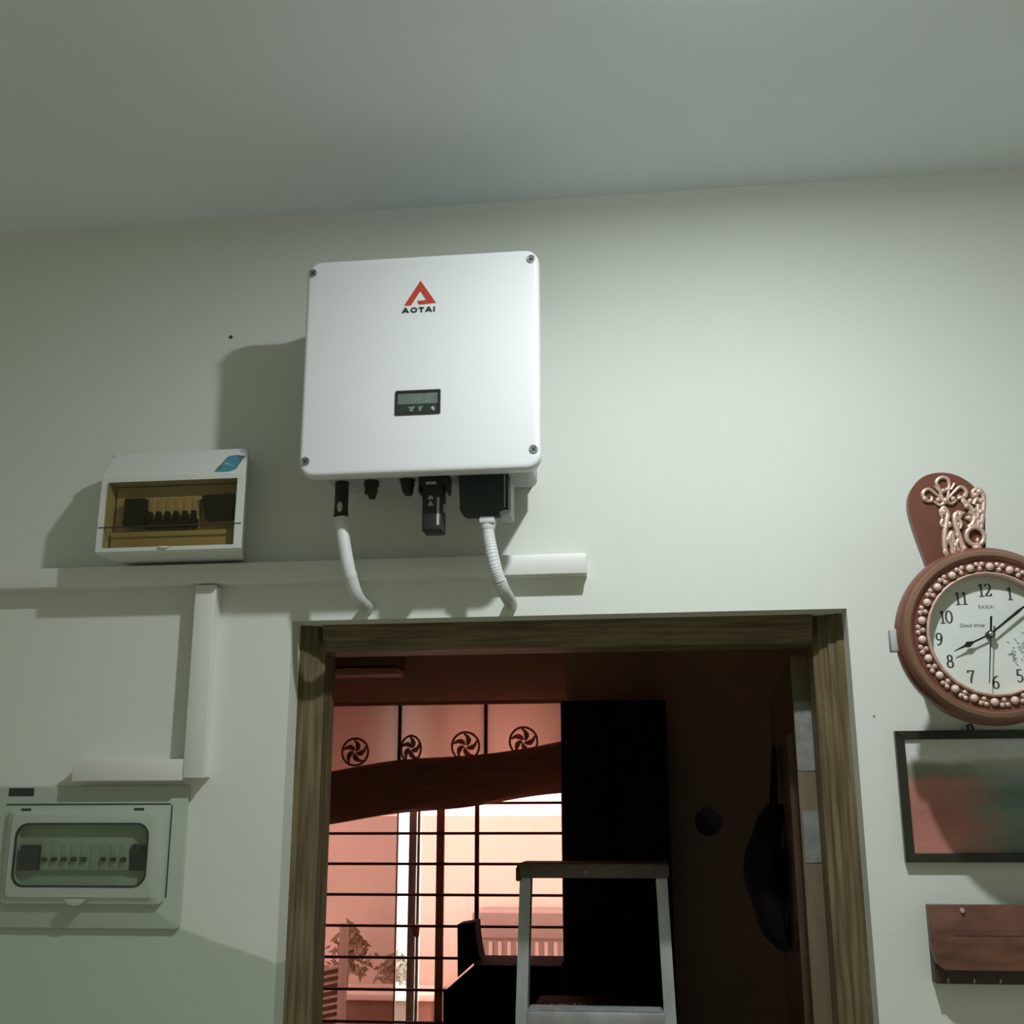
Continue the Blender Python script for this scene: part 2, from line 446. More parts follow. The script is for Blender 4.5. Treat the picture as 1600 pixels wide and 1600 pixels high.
# ------------------------------------------------------------------ door frame and open leaf
dr = bpy.data.objects.new('door_1', None); COL.objects.link(dr); dr.location = (-0.147, 0.1, 0); struct(dr)
FB = WT
left_prof = [(-0.640, 0.052), (-0.632, 0.052), (-0.629, 0.056), (-0.621, 0.056), (-0.618, 0.062), (-0.609, 0.065), (-0.604, 0.073), (-0.598, 0.077), (-0.598, FB), (-0.640, FB)]
b = B(); prism(b, left_prof, 0, OZ, 'z'); obj('jamb', b, 'frame_wood', dr, angle=0.3)
right_prof = [(0.346, 0.052), (0.335, 0.052), (0.331, 0.057), (0.321, 0.057), (0.317, 0.064), (0.307, 0.067), (0.302, 0.075), (0.295, 0.079), (0.295, FB), (0.346, FB)]
b = B(); prism(b, right_prof, 0, OZ, 'z'); obj('jamb', b, 'frame_wood', dr, angle=0.3)
b = B(); prism(b, [(0.052, OZ), (0.052, 1.934), (0.057, 1.930), (0.057, 1.922), (0.065, 1.914), (0.077, 1.895), (FB, 1.895), (FB, OZ)], -0.598, 0.295, 'x')
obj('head_rail', b, 'head_wood', dr, angle=0.3)

leaf = bpy.data.objects.new('door_2', None); COL.objects.link(leaf); leaf.location = (0.287, 0.17, 0.0); struct(leaf)
def leaf_pt(u, v):   # u along the leaf from its hinge edge, v across its thickness
    a = math.radians(87.2); c, s = math.cos(a), math.sin(a)
    return (0.267 + u * c + v * s, 0.178 + u * s - v * c)
def leaf_box(name, m, u0, u1, v0, v1, z0, z1, parent):
    b = B(); prism(b, [leaf_pt(u0, v0), leaf_pt(u1, v0), leaf_pt(u1, v1), leaf_pt(u0, v1)], z0, z1, 'z')
    return obj(name, b, m, parent, smooth=False)
leaf_box('leaf_panel', 'leaf_wood', 0.004, 0.84, 0.0, 0.038, 0.01, 1.885, leaf)
leaf_box('hinge_stile', 'leaf_edge', 0.0, 0.004, 0.0, 0.038, 0.01, 1.885, leaf)
leaf_box('edge_plate', 'hinge', -0.0015, 0.0, 0.001, 0.036, 1.675, 1.80, leaf)
leaf_box('edge_plate', 'hinge', -0.0015, 0.0, 0.004, 0.038, 1.515, 1.605, leaf)
for z0, z1 in ((0.15, 0.75), (0.95, 1.75)):
    leaf_box('raised_panel', 'leaf_wood', 0.14, 0.70, -0.006, 0.0, z0, z1, leaf)

# ------------------------------------------------------------------ inverter
inv = thing('solar_inverter', 'large white wall-mounted power inverter with red triangle logo above the doorway', 'inverter', (-0.373, 0, 2.16))
ix0, ix1, iz0, iz1 = -0.5835, -0.165, 2.1595, 2.5645
b = B()
loops = []
for inset, y in ((0.003, -0.160), (0.0, -0.162), (0.0, -0.1765), (0.0006, -0.1798), (0.0022, -0.1825), (0.005, -0.1843), (0.009, -0.1850)):
    loops.append([b.verts.new((q[0], y, q[1])) for q in rrect(ix0 + inset, ix1 - inset, iz0 + inset, iz1 - inset, 0.026 - inset, 8)])
for la, lc in zip(loops, loops[1:]):
    for k in range(len(la)): b.faces.new((la[k], la[(k + 1) % len(la)], lc[(k + 1) % len(la)], lc[k]))
b.faces.new(loops[0]); b.faces.new(loops[-1])
cover = obj('front_cover', b, 'white_case', inv, angle=0.5)
b = B(); prism(b, rrect(ix0 + 0.022, ix1 - 0.022, iz0 + 0.016, iz1 - 0.014, 0.012, 4), -0.160, -0.018, 'y')
obj('rear_housing', b, 'grey_case', inv)
b = B(); prism(b, rrect(ix0 + 0.06, ix1 - 0.03, 2.205, 2.54, 0.012, 4), -0.018, 0.038, 'y')
prism(b, rrect(-0.236, -0.197, 2.190, 2.24, 0.012, 5), -0.012, 0.038, 'y')
obj('wall_bracket', b, 'grey_case', inv)
b = B(); tube(b, [(-0.2145, -0.0125, 2.203), (-0.2145, -0.018, 2.203)], 0.0045, 12); obj('bracket_bolt', b, 'dark_slot', inv)
# corner screws in shallow cups
for sx_, sz_ in ((-0.573, 2.541), (-0.1785, 2.544), (-0.571, 2.187), (-0.1765, 2.193)):
    b = B(); lathe_y(b, [(0.0078, -0.1852), (0.0078, -0.1866), (0.006, -0.1868), (0.006, -0.1856), (0.0, -0.1856)], sx_, sz_, 20)
    s = obj('corner_screw', b, 'steel', cover)
    b = B(); bx(b, sx_ - 0.0045, sx_ + 0.0045, -0.1864, -0.1858, sz_ - 0.0009, sz_ + 0.0009)
    bx(b, sx_ - 0.0009, sx_ + 0.0009, -0.1864, -0.1858, sz_ - 0.0045, sz_ + 0.0045)
    bmesh.ops.rotate(b, verts=b.verts[:], cent=(sx_, -0.186, sz_), matrix=Matrix.Rotation(0.7, 3, 'Y'))
    obj('screw_slot', b, 'dark_slot', cover)
# display
b = B(); ring_prism(b, rrect(-0.4155, -0.3365, 2.2635, 2.3075, 0.002, 3), rrect(-0.4115, -0.3405, 2.2665, 2.3035, 0.0015, 3), -0.1875, -0.1845)
disp = obj('display_bezel', b, 'black_plastic', cover)
box_obj('screen', 'lcd', (-0.412, -0.340, -0.1856, -0.1848, 2.283, 2.304), cover)
box_obj('button_strip', 'lcd_dark', (-0.412, -0.340, -0.1858, -0.1848, 2.266, 2.283), cover)
def blob(name, cx, cz, pts, m, parent, y=-0.1862):
    b = B(); prism(b, [(cx + p[0], cz + p[1]) for p in pts], y, y + 0.0004, 'y'); return obj(name, b, m, parent, smooth=False)
blob('button_mark', -0.387, 2.2745, [(-0.007, 0.003), (0.007, 0.004), (0.004, 0.0), (0.002, -0.005), (-0.003, -0.005), (-0.003, 0.0)], 'lcd_mark', cover)
blob('button_mark', -0.3715, 2.2745, [(-0.004, 0.003), (0.005, 0.004), (0.002, 0.0), (0.001, -0.005), (-0.003, -0.004), (-0.003, 0.0)], 'lcd_mark', cover)
blob('button_mark', -0.3495, 2.2735, [(-0.004, 0.001), (0.0, 0.004), (0.002, 0.002), (0.003, -0.004), (0.0, -0.003)], 'pale_mark', cover)
# logo: a red triangle A with a notch, and the word below
LX, LY = -0.3755, -0.1857
def logo(pts, m, nm):
    b = B(); prism(b, [(LX + p[0], 2.468 + p[1]) for p in pts], LY, LY + 0.0006, 'y'); return obj(nm, b, m, cover, smooth=False)
logo([(-0.0285, 0.0), (0.0, 0.0465), (0.0285, 0.002), (-0.002, 0.0005), (-0.0055, 0.0075), (0.011, 0.0085), (0.0, 0.0265), (-0.0165, -0.0005)], 'logo_red', 'logo_mark')
def letter(ch, x, z, w, h, m, parent, y, nm='lettering', th=None):
    t = th or h * 0.24
    b = B()
    S = {'A': [[(0, 0), (w / 2, h)], [(w / 2, h), (w, 0)], [(w * 0.2, h * 0.3), (w * 0.8, h * 0.3)]],
         'T': [[(0, h - t / 2), (w, h - t / 2)], [(w / 2, 0), (w / 2, h)]],
         'I': [[(w / 2, 0), (w / 2, h)]],
         'O': [[(w / 2 + (w - t * 0.8) / 2 * math.cos(a * PI / 12), h / 2 + (h - t * 0.7) / 2 * math.sin(a * PI / 12)) for a in range(25)]]}
    for s in S[ch]:
        ribbon(b, [(x + p[0], z + p[1]) for p in s], t, y, 0.0004)
    return obj(nm, b, m, parent, smooth=False)
xx = -0.4068
for ch, w, adv in (('A', 0.0105, 0.0145), ('O', 0.0118, 0.0144), ('T', 0.0095, 0.0125), ('A', 0.0105, 0.0135), ('I', 0.0034, 0.0)):
    letter(ch, xx, 2.4535, w, 0.0098, 'logo_dark', cover, LY, th=0.0031); xx += adv
# underside fittings
b = B(); tube(b, [(-0.531, -0.09, 2.185), (-0.531, -0.09, 2.116)], 0.0122, 18)
tube(b, [(-0.531, -0.09, 2.122), (-0.531, -0.09, 2.112)], 0.0128, 18)
obj('cable_sleeve', b, 'gland_black', inv)
b = B(); ball(b, (-0.5305, -0.1025, 2.127), 0.005, sc=(1, 0.35, 1.9)); obj('sleeve_tab', b, 'pale_mark', inv)
def gland(cx, prof):
    b = B(); n = 16
    rings = [[b.verts.new((cx + dx + r * math.cos(2 * PI * k / n), -0.09 + r * math.sin(2 * PI * k / n), z)) for k in range(n)] for r, z, dx in prof]
    for a, c in zip(rings, rings[1:]):
        for k in range(n): b.faces.new((a[k], a[(k + 1) % n], c[(k + 1) % n], c[k]))
    b.faces.new(rings[0]); b.faces.new(rings[-1])
    return obj('cable_plug', b, 'gland_black', inv, angle=0.4)
gland(-0.477, [(0.011, 2.186, 0), (0.011, 2.176, 0), (0.0135, 2.175, 0), (0.0135, 2.166, 0), (0.0115, 2.165, 0), (0.0115, 2.152, -0.001), (0.0075, 2.150, 0.001), (0.006, 2.143, 0.002)])
gland(-0.4125, [(0.0175, 2.186, 0), (0.0175, 2.177, 0), (0.013, 2.174, 0), (0.0125, 2.166, 0.001), (0.0105, 2.160, 0.001), (0.0095, 2.152, 0.002), (0.006, 2.147, 0.003)])
# plug-in data stick
b = B()
bx(b, -0.3875, -0.334, -0.115, -0.075, 2.158, 2.188, 0.003)
for x in (-0.3855, -0.3365): bx(b, x - 0.002, x + 0.002, -0.112, -0.08, 2.146, 2.160)
collar = obj('stick_collar', b, 'black_plastic', inv)
b = B(); bx(b, -0.3795, -0.3435, -0.118, -0.078, 2.074, 2.165, 0.004, 3); stick = obj('data_stick', b, 'black_plastic', inv)
box_obj('label_strip', 'pale_mark', (-0.3735, -0.3545, -0.1186, -0.1179, 2.1575, 2.1625), stick)
box_obj('highlight_strip', 'pale_mark', (-0.353, -0.3485, -0.1186, -0.1179, 2.084, 2.134), stick)  # highlight down the stick's front, painted as a pale strip
box_obj('side_clip', 'pale_mark', (-0.3436, -0.3405, -0.110, -0.100, 2.109, 2.1235), stick)
blob('stick_mark', -0.364, 2.1195, [(-0.006, -0.0005), (0.006, -0.0005), (0.003, 0.003), (0.001, 0.0075), (-0.002, 0.0075), (-0.003, 0.003)], 'pale_mark', stick, -0.1186)
blob('stick_mark', -0.364, 2.1305, [(-0.006, 0.0), (0.006, 0.0), (0.002, 0.006), (-0.001, 0.0075)], 'pale_mark', stick, -0.1186)
# dark terminal cover with grey side
b = B(); prism(b, [(-0.319, 2.188), (-0.319, 2.176), (-0.315, 2.165), (-0.315, 2.114), (-0.311, 2.106), (-0.303, 2.101), (-0.245, 2.101), (-0.245, 2.111), (-0.229, 2.112), (-0.229, 2.188)], -0.105, -0.085, 'y', 0.002, 2)
term = obj('terminal_cover', b, 'terminal', inv)
b = B(); bx(b, -0.311, -0.2275, -0.085, -0.030, 2.106, 2.192, 0.002); obj('terminal_base', b, 'grey_case', inv)
b = B(); bx(b, -0.2455, -0.227, -0.104, -0.085, 2.1035, 2.1115, 0.001); obj('terminal_foot', b, 'pale_mark', inv)
b = B(); tube(b, [(-0.236, -0.1055, 2.18), (-0.236, -0.1055, 2.115)], 0.001, 6); obj('cover_seam', b, 'grey_case', term)

scale_about_camera(inv, 0.9807, (-0.3658, -0.0386, 2.1492))

# ------------------------------------------------------------------ conduits below the inverter
cpath = catmull([(-0.5208, -0.125, 2.1015), (-0.5192, -0.125, 2.087), (-0.515, -0.125, 2.06), (-0.5075, -0.122, 2.020), (-0.5025, -0.115, 1.995), (-0.4975, -0.095, 1.970), (-0.496, -0.060, 1.961), (-0.4995, -0.004, 1.963)], 12)
con = thing('flexible_conduit', 'smooth white conduit curving down from the black sleeve into the wall', 'conduit', (-0.4995, 0, 1.963))
b = B(); tube(b, cpath, 0.0118, 18, rfun=lambda i: 0.0117 if i % 2 else 0.0113); obj('hose', b, 'conduit', con, angle=1.0)
b = B(); tube(b, cpath[44:48], 0.0121, 18); obj('joint_ring', b, 'conduit', con)
con2 = thing('flexible_conduit', 'ribbed white conduit curving down from the dark terminal cover into the wall', 'conduit', (-0.237, 0, 1.963))
p2 = catmull([(-0.262, -0.13, 2.076), (-0.2605, -0.13, 2.060), (-0.257, -0.13, 2.040), (-0.249, -0.127, 2.003), (-0.243, -0.119, 1.982)], 26)
b = B(); tube(b, p2, 0.0108, 16, rfun=lambda i: 0.0110 if i % 4 < 2 else 0.0104); obj('ribbed_hose', b, 'conduit', con2, angle=1.2)
p3 = catmull([(-0.2432, -0.1195, 1.983), (-0.2385, -0.103, 1.970), (-0.2355, -0.070, 1.963), (-0.237, -0.004, 1.963)], 10)
b = B(); tube(b, p3, 0.0116, 18); obj('end_elbow', b, 'conduit', con2, angle=1.0)
b = B(); bx(b, -0.2755, -0.2480, -0.146, -0.118, 2.078, 2.0905, 0.004, 2)
obj('connector_nut', b, 'conduit', con2)
b = B(); tube(b, [(-0.262, -0.13, 2.084), (-0.262, -0.13, 2.076), (-0.2615, -0.13, 2.070)], 0.0138, 18, rfun=lambda i: (0.0133, 0.0138, 0.0116)[i]); obj('connector_collar', b, 'conduit', con2)

# ------------------------------------------------------------------ cable trunking
def trunk(label, horiz, a0, a1, c0, c1, d, name='cable_trunking'):
    if horiz:
        t = thing(name, label, 'trunking', ((a0 + a1) / 2, 0, c0))
        base = (a0 + 0.002, a1 - 0.002, -d + 0.008, 0.0, c0 + 0.0012, c1 - 0.0012); lid = (a0, a1, -d, -d + 0.010, c0, c1)
    else:
        t = thing(name, label, 'trunking', ((a0 + a1) / 2, 0, c0))
        base = (a0 + 0.0012, a1 - 0.0012, -d + 0.008, 0.0, c0 + 0.002, c1 - 0.002); lid = (a0, a1, -d, -d + 0.010, c0, c1)
    box_obj('trunk_base', 'pvc', base, t)
    box_obj('trunk_lid', 'pvc', lid, t, 0.0015, 2)
    return t
trunk('long horizontal white cable trunking running left to right above the doorway', True, -1.75, -0.0988, 2.009, 2.0455, 0.038)
trunk('vertical white cable trunking dropping from the long run left of the doorway', False, -0.8135, -0.7755, 1.663, 2.0065, 0.036)
trunk('short white cable trunking stub above the flush breaker panel', True, -1.0175, -0.8145, 1.6585, 1.6955, 0.037)

# ------------------------------------------------------------------ surface consumer unit (white box with a smoked door)
cu = thing('breaker_box', 'white breaker box with smoked brown window and blue leaf sticker', 'breaker box', (-0.85, 0, 2.058))
cx0, cx1 = -0.988, -0.713
prof = [(-0.085, 2.062), (-0.0855, 2.108), (-0.083, 2.203), (-0.052, 2.258), (-0.046, 2.262), (0.0255, 2.262), (0.0255, 2.058), (-0.080, 2.058)]
W0, W1, H0, H1 = -0.975, -0.7285, 2.069, 2.1935      # window
b = B()
n = len(prof)
def taper(x, y):   # walls lean in towards the wall behind
    k = max(0.0, (y + 0.085) / 0.085)
    return x + (0.016 * k if x < -0.85 else -0.026 * k)
A = [b.verts.new((taper(cx0, p[0]), p[0], p[1])) for p in prof]
Bv = [b.verts.new((taper(cx1, p[0]), p[0], p[1])) for p in prof]
b.faces.new(A); b.faces.new(list(reversed(Bv)))
for i in range(n):
    j = (i + 1) % n
    if i in (0, 1): continue
    b.faces.new((A[i], Bv[i], Bv[j], A[j]))
# front with the window hole, recess behind it
def fy(z): return -0.0855 + (z - 2.108) / (2.203 - 2.108) * 0.0025 if z > 2.108 else -0.0855 + (2.108 - z) / 0.046 * 0.0005
zs = [2.062, H0, 2.108, H1, 2.203]
cols = [[b.verts.new((x, fy(z), z)) for z in zs] for x in (W0, W1)]
left = [A[0], b.verts.new((cx0, fy(H0), H0)), A[1], b.verts.new((cx0, fy(H1), H1)), A[2]]
right = [Bv[0], b.verts.new((cx1, fy(H0), H0)), Bv[1], b.verts.new((cx1, fy(H1), H1)), Bv[2]]
for k in range(4):
    b.faces.new((left[k], cols[0][k], cols[0][k + 1], left[k + 1]))
    b.faces.new((cols[1][k], right[k], right[k + 1], cols[1][k + 1]))
b.faces.new((cols[0][0], cols[1][0], cols[1][1], cols[0][1])); b.faces.new((cols[0][3], cols[1][3], cols[1][4], cols[0][4]))
deep = [[b.verts.new((x, -0.040, z)) for z in (H0, H1)] for x in (W0, W1)]
b.faces.new((cols[0][1], cols[0][2], cols[0][3], deep[0][1], deep[0][0])); b.faces.new((cols[1][1], deep[1][0], deep[1][1], cols[1][3], cols[1][2]))
b.faces.new((cols[0][1], deep[0][0], deep[1][0], cols[1][1])); b.faces.new((cols[0][3], cols[1][3], deep[1][1], deep[0][1]))
b.faces.new((deep[0][0], deep[0][1], deep[1][1], deep[1][0]))
body = obj('box_cover', b, 'cu_white', cu, angle=0.35)
box_obj('inner_panel', 'cu_inner', (W0 + 0.004, W1 - 0.004, -0.052, -0.041, H0 + 0.002, H1 - 0.002), body)
box_obj('inner_ledge', 'cu_inner', (W0 + 0.004, W1 - 0.004, -0.066, -0.052, H0 + 0.002, 2.103), body, 0.002)
b = B(); bx(b, -0.947, -0.906, -0.073, -0.052, 2.113, 2.165, 0.002); obj('isolator', b, 'black_plastic', body)
for k in range(6):
    x = -0.905 + k * 0.0168
    b = B(); bx(b, x, x + 0.0162, -0.062, -0.052, 2.107, 2.164, 0.001)
    mcb = obj('breaker', b, 'cu_inner', body)
    b = B(); bx(b, x + 0.0002, x + 0.016, -0.068, -0.062, 2.107, 2.124, 0.001); bx(b, x + 0.003, x + 0.012, -0.072, -0.062, 2.122, 2.139, 0.0015)
    obj('breaker_toggle', b, 'black_plastic', body)
b = B(); prism(b, [(-0.799, 2.166), (-0.741, 2.168), (-0.739, 2.122), (-0.789, 2.120)], -0.073, -0.052, 'y', 0.001, 1); obj('isolator', b, 'black_plastic', body)
b = B()
bx(b, W0 + 0.0005, W1 - 0.0005, -0.0862, -0.0842, 2.1085, H1 - 0.0008); bx(b, W0 + 0.0005, W1 - 0.0005, -0.0866, -0.0846, H0 + 0.0008, 2.1065)
door = obj('smoked_door', b, 'brown_glass', cu)
b = B(); bx(b, W0, W1, -0.0866, -0.0838, 2.1065, 2.1085); bx(b, W1, -0.716, -0.0862, -0.0845, 2.1066, 2.1083); bx(b, -0.9862, W0, -0.0862, -0.0845, 2.1066, 2.1083)
obj('door_seam', b, 'dark_slot', cu)
b = B(); prism(b, [(-0.868, 2.0688), (-0.846, 2.0688), (-0.852, 2.0655), (-0.862, 2.0655)], -0.0892, -0.084, 'y'); obj('finger_tab', b, 'cu_white', cu)
# sloping fascia helpers (plane from (y -.083, z 2.203) to (y -.052, z 2.258))
def on_slope(x, z, lift=0.0006):
    t = (z - 2.203) / 0.055
    return Vector((x, -0.083 + t * 0.031 - lift * 0.87, z + lift * 0.49))
def slope_poly(name, pts, m, lift, parent):
    b = B(); f = [b.verts.new(on_slope(p[0], p[1], lift)) for p in pts]; g = [b.verts.new(on_slope(p[0], p[1], lift - 0.0005)) for p in pts]
    b.faces.new(f); b.faces.new(list(reversed(g)))
    for k in range(len(pts)): b.faces.new((f[k], g[k], g[(k + 1) % len(pts)], f[(k + 1) % len(pts)]))
    return obj(name, b, m, parent, smooth=False)
leafpts = [(-0.774, 2.2073), (-0.7701, 2.2181), (-0.7641, 2.2253), (-0.7633, 2.2312), (-0.7596, 2.2394), (-0.7546, 2.2434), (-0.7411, 2.2449), (-0.7238, 2.2413), (-0.7278, 2.2341), (-0.7314, 2.2234), (-0.7332, 2.215), (-0.737, 2.2111), (-0.7459, 2.2072), (-0.758, 2.2066)]
st = slope_poly('leaf_sticker', leafpts, 'sticker_blue', 0.0008, cu)
slope_poly('sticker_dark_rim', [(-0.7411, 2.2447), (-0.7238, 2.2412), (-0.7278, 2.2341), (-0.7314, 2.2234), (-0.7335, 2.2330), (-0.736, 2.2405)], 'sticker_edge', 0.0011, st)  # darker slivers along the sticker's outline
slope_poly('sticker_dark_rim', [(-0.774, 2.2073), (-0.7701, 2.2181), (-0.7641, 2.2253), (-0.7635, 2.2310), (-0.7625, 2.2245), (-0.7655, 2.2150)], 'sticker_edge', 0.0011, st)
for k, (dx, dz, w, h) in enumerate(((0, 0, 0.002, 0.006), (0.003, 0.001, 0.003, 0.004), (0.007, 0.0005, 0.002, 0.004), (0.010, 0.002, 0.003, 0.0015), (0.011, -0.0005, 0.002, 0.0015), (0.0145, 0.0, 0.0025, 0.002))):
    x, z = -0.7595 + dx, 2.2225 + dz - dx * 0.25
    slope_poly('sticker_print', [(x, z), (x + w, z), (x + w, z + h), (x, z + h)], 'pale_mark', 0.0012, st)
for x in (-0.983, -0.7345):
    b = B(); c = on_slope(x, 2.2535, 0.0); nrm = Vector((0, -0.87, 0.49))
    tube(b, [c - nrm * 0.002, c + nrm * 0.0008], 0.0028, 12); obj('cover_screw', b, 'grey_case', cu)

scale_about_camera(cu, 0.9872, (-0.8391, -0.0256, 2.0521))

# ------------------------------------------------------------------ lower flush breaker panel
lb = thing('distribution_box', 'flush greenish breaker panel with rounded window under the short trunking stub', 'breaker box', (-0.99, 0, 1.411))
b = B()
prism(b, rrect(-1.190, -0.812, 1.411, 1.651, 0.007, 4), -0.009, 0.0, 'y', 0.0015, 2)
flange = obj('flange_plate', b, 'old_green', lb)
box_obj('label_slot', 'dark_slot', (-1.148, -1.100, -0.0096, -0.0085, 1.634, 1.648), flange)
b = B()
for d in ((-1.150, -0.842, -0.0098, -0.0085, 1.6185, 1.6205), (-0.8405, -0.8385, -0.0098, -0.0085, 1.462, 1.617)): bx(b, *d)
obj('shut_line', b, 'dark_slot', flange)
NR = 6
def ring_bevel(bm, o0, i0, y_out, y_in):
    n = len(o0)
    a = [bm.verts.new((p[0], y_out, p[1])) for p in o0]; c = [bm.verts.new((p[0], y_in, p[1])) for p in i0]
    for i in range(n): bm.faces.new((a[i], a[(i + 1) % n], c[(i + 1) % n], c[i]))
b = B()
L0 = rrect(-1.136, -0.842, 1.452, 1.616, 0.009, NR); L1 = rrect(-1.136, -0.842, 1.452, 1.616, 0.009, NR)
L2 = rrect(-1.130, -0.852, 1.459, 1.607, 0.010, NR); L3 = rrect(-1.127, -0.859, 1.463, 1.601, 0.010, NR)
Wn = rrect(-1.117, -0.873, 1.481, 1.586, 0.022, NR)
ring_bevel(b, L0, L1, -0.009, -0.019); ring_bevel(b, L1, L2, -0.019, -0.021); ring_bevel(b, L2, L3, -0.021, -0.0245); ring_bevel(b, L3, Wn, -0.0245, -0.0245); ring_bevel(b, Wn, Wn, -0.0245, -0.0092)
bmesh.ops.remove_doubles(b, verts=b.verts[:], dist=1e-6)
pdoor = obj('panel_door', b, 'old_green', lb, angle=0.5)
b = B(); ring_prism(b, rrect(-1.1185, -0.8715, 1.4795, 1.5875, 0.023, NR), rrect(-1.1155, -0.8745, 1.4825, 1.5845, 0.021, NR), -0.0252, -0.0225); obj('window_seal', b, 'dark_slot', pdoor)
b = B(); prism(b, Wn, -0.0235, -0.0222, 'y'); obj('window_cover', b, 'clear_glass', pdoor)
b = B(); prism(b, [(-1.012, 1.4605), (-0.972, 1.4605), (-0.978, 1.4535), (-0.986, 1.450), (-0.998, 1.450), (-1.006, 1.4535)], -0.036, -0.020, 'y', 0.001, 1); obj('pull_tab', b, 'old_green', pdoor)
for x in (-1.105, -0.895):
    box_obj('hinge_slot', 'dark_slot', (x - 0.009, x + 0.009, -0.0212, -0.019, 1.6085, 1.6125), pdoor)
# breakers behind the window
box_obj('isolator', 'black_plastic', (-1.109, -1.075, -0.021, -0.009, 1.507, 1.550), lb, 0.001)
for k in range(9):
    x = -1.072 + k * 0.0182
    br = box_obj('breaker', 'breaker_grey', (x, x + 0.0178, -0.0165, -0.009, 1.507, 1.551), lb, 0.001)
    if k % 9 != 5:
        box_obj('breaker_toggle', 'dark_slot', (x + 0.004, x + 0.0138, -0.0215, -0.0165, 1.5225, 1.5295), br, 0.001)
b = B(); bx(b, -0.905, -0.877, -0.018, -0.009, 1.507, 1.55, 0.001); obj('isolator', b, 'black_plastic', lb)
b = B(); lathe_y(b, [(0.0095, -0.018), (0.0095, -0.0205), (0.007, -0.0212), (0, -0.0212)], -0.896, 1.543, 18); obj('round_knob', b, 'terminal', lb)

# nails and a mark on the wall
b = B(); lathe_y(b, [(0.0030, 0.0), (0.0030, -0.003), (0.0, -0.004)], -0.791, 2.509, 12); tag(obj('wall_nail', b, 'dark_slot'), 'small dark nail head in the wall left of the inverter', 'nail')
b = B(); lathe_y(b, [(0.0022, 0.0), (0.0022, -0.0015), (0.0, -0.002)], 0.377, 1.759, 10); tag(obj('wall_nail', b, 'grey_case'), 'tiny grey nail head in the wall beside the picture frame', 'nail')

# ------------------------------------------------------------------ clock
CX, CZ = 0.567, 1.886
ck = thing('wall_clock', 'ornate red-brown wall clock with pearl ring and paddle-shaped top above the picture', 'clock', (CX, 0, CZ - 0.148))
b = B()
lathe_y(b, [(0.0, 0.1630), (0.085, 0.1630), (0.098, 0.06), (0.136, 0.0), (0.1475, -0.010), (0.1495, -0.030), (0.1475, -0.042), (0.141, -0.052), (0.133, -0.056), (0.127, -0.055), (0.1235, -0.0505), (0.103, -0.0495), (0.102, -0.030), (0.0, -0.030)], CX, CZ, 96)
case = obj('clock_case', b, 'clock_wood', ck, angle=0.7)
b = B(); lathe_y(b, [(0.1415, -0.0525), (0.1375, -0.0575), (0.131, -0.0585), (0.1285, -0.0555)], CX, CZ, 96); obj('outer_band', b, 'clock_brown', case)
b = B(); lathe_y(b, [(0.1035, -0.048), (0.1035, -0.053), (0.101, -0.055), (0.0985, -0.053), (0.0985, -0.030)], CX, CZ, 96); obj('gold_bezel', b, 'rose_gold', case)
b = B(); lathe_y(b, [(0.0985, -0.034), (0.0, -0.034)], CX, CZ, 96)
dial = obj('clock_dial', b, 'dial', ck)
box_obj('side_latch', 'grey_case', (0.4085, 0.420, -0.034, -0.014, CZ - 0.024, CZ + 0.014), case, 0.002)
# numerals drawn stroke by stroke, thick and thin
def arc(cx, cz, rx, rz, a0, a1, n=14):
    return [(cx + rx * math.cos(math.radians(a0 + (a1 - a0) * i / n)), cz + rz * math.sin(math.radians(a0 + (a1 - a0) * i / n))) for i in range(n + 1)]
def ww(pts, thin, thick):   # thick where the stroke runs vertically
    out = []
    for i in range(len(pts)):
        p, q = pts[max(0, i - 1)], pts[min(len(pts) - 1, i + 1)]
        dx, dz = q[0] - p[0], q[1] - p[1]; l = math.hypot(dx, dz) or 1
        out.append(thin + (thick - thin) * (abs(dz) / l) ** 1.5)
    return out
TH, TN = 0.13, 0.05
DG = {
 '0': [arc(.3, .5, .24, .47, 0, 360, 28)],
 '1': [[(.32, .03), (.32, .97)], [(.14, .80), (.32, .97)], [(.12, .025), (.52, .025)]],
 '2': [arc(.3, .73, .21, .24, 165, -20, 14) + [(.40, .45), (.10, .06)], [(.08, .055), (.54, .055)], [(.53, .03), (.55, .2)]],
 '5': [[(.16, .96), (.5, .96)], [(.16, .96), (.14, .52)], arc(.28, .30, .22, .27, 130, -140, 16)],
 '6': [arc(.3, .29, .21, .26, 0, 360, 22), [(.11, .36), (.13, .62), (.24, .86), (.48, .97)]],
 '7': [[(.08, .94), (.54, .94)], [(.08, .96), (.08, .8)], [(.53, .94), (.36, .55), (.28, .25), (.28, .02)]],
 '8': [arc(.3, .73, .17, .23, 0, 360, 22), arc(.3, .26, .22, .25, 0, 360, 22)],
 '9': [arc(.3, .70, .21, .26, 0, 360, 22), [(.50, .66), (.48, .38), (.36, .13), (.12, .03)]],
 '3': [arc(.28, .74, .2, .22, 160, -80, 14), arc(.28, .28, .22, .25, 85, -150, 16)],
 '4': [[(.42, 0), (.42, .97)], [(.42, .97), (.05, .27)], [(.05, .27), (.56, .27)]],
}
def numeral(s, x, z, h):
    b = B(); adv = 0.50 * h; x0 = x - adv * len(s) / 2 - 0.05 * h
    for i, ch in enumerate(s):
        for st_ in DG[ch]:
            pts = [(x0 + i * adv + p[0] * h * 0.95, z - h / 2 + p[1] * h) for p in st_]
            w = [v * h for v in ww(st_, TN, TH)]
            ribbon(b, pts, w, -0.0348, 0.0006)
    return obj('numeral', b, 'numeral', dial, smooth=False)
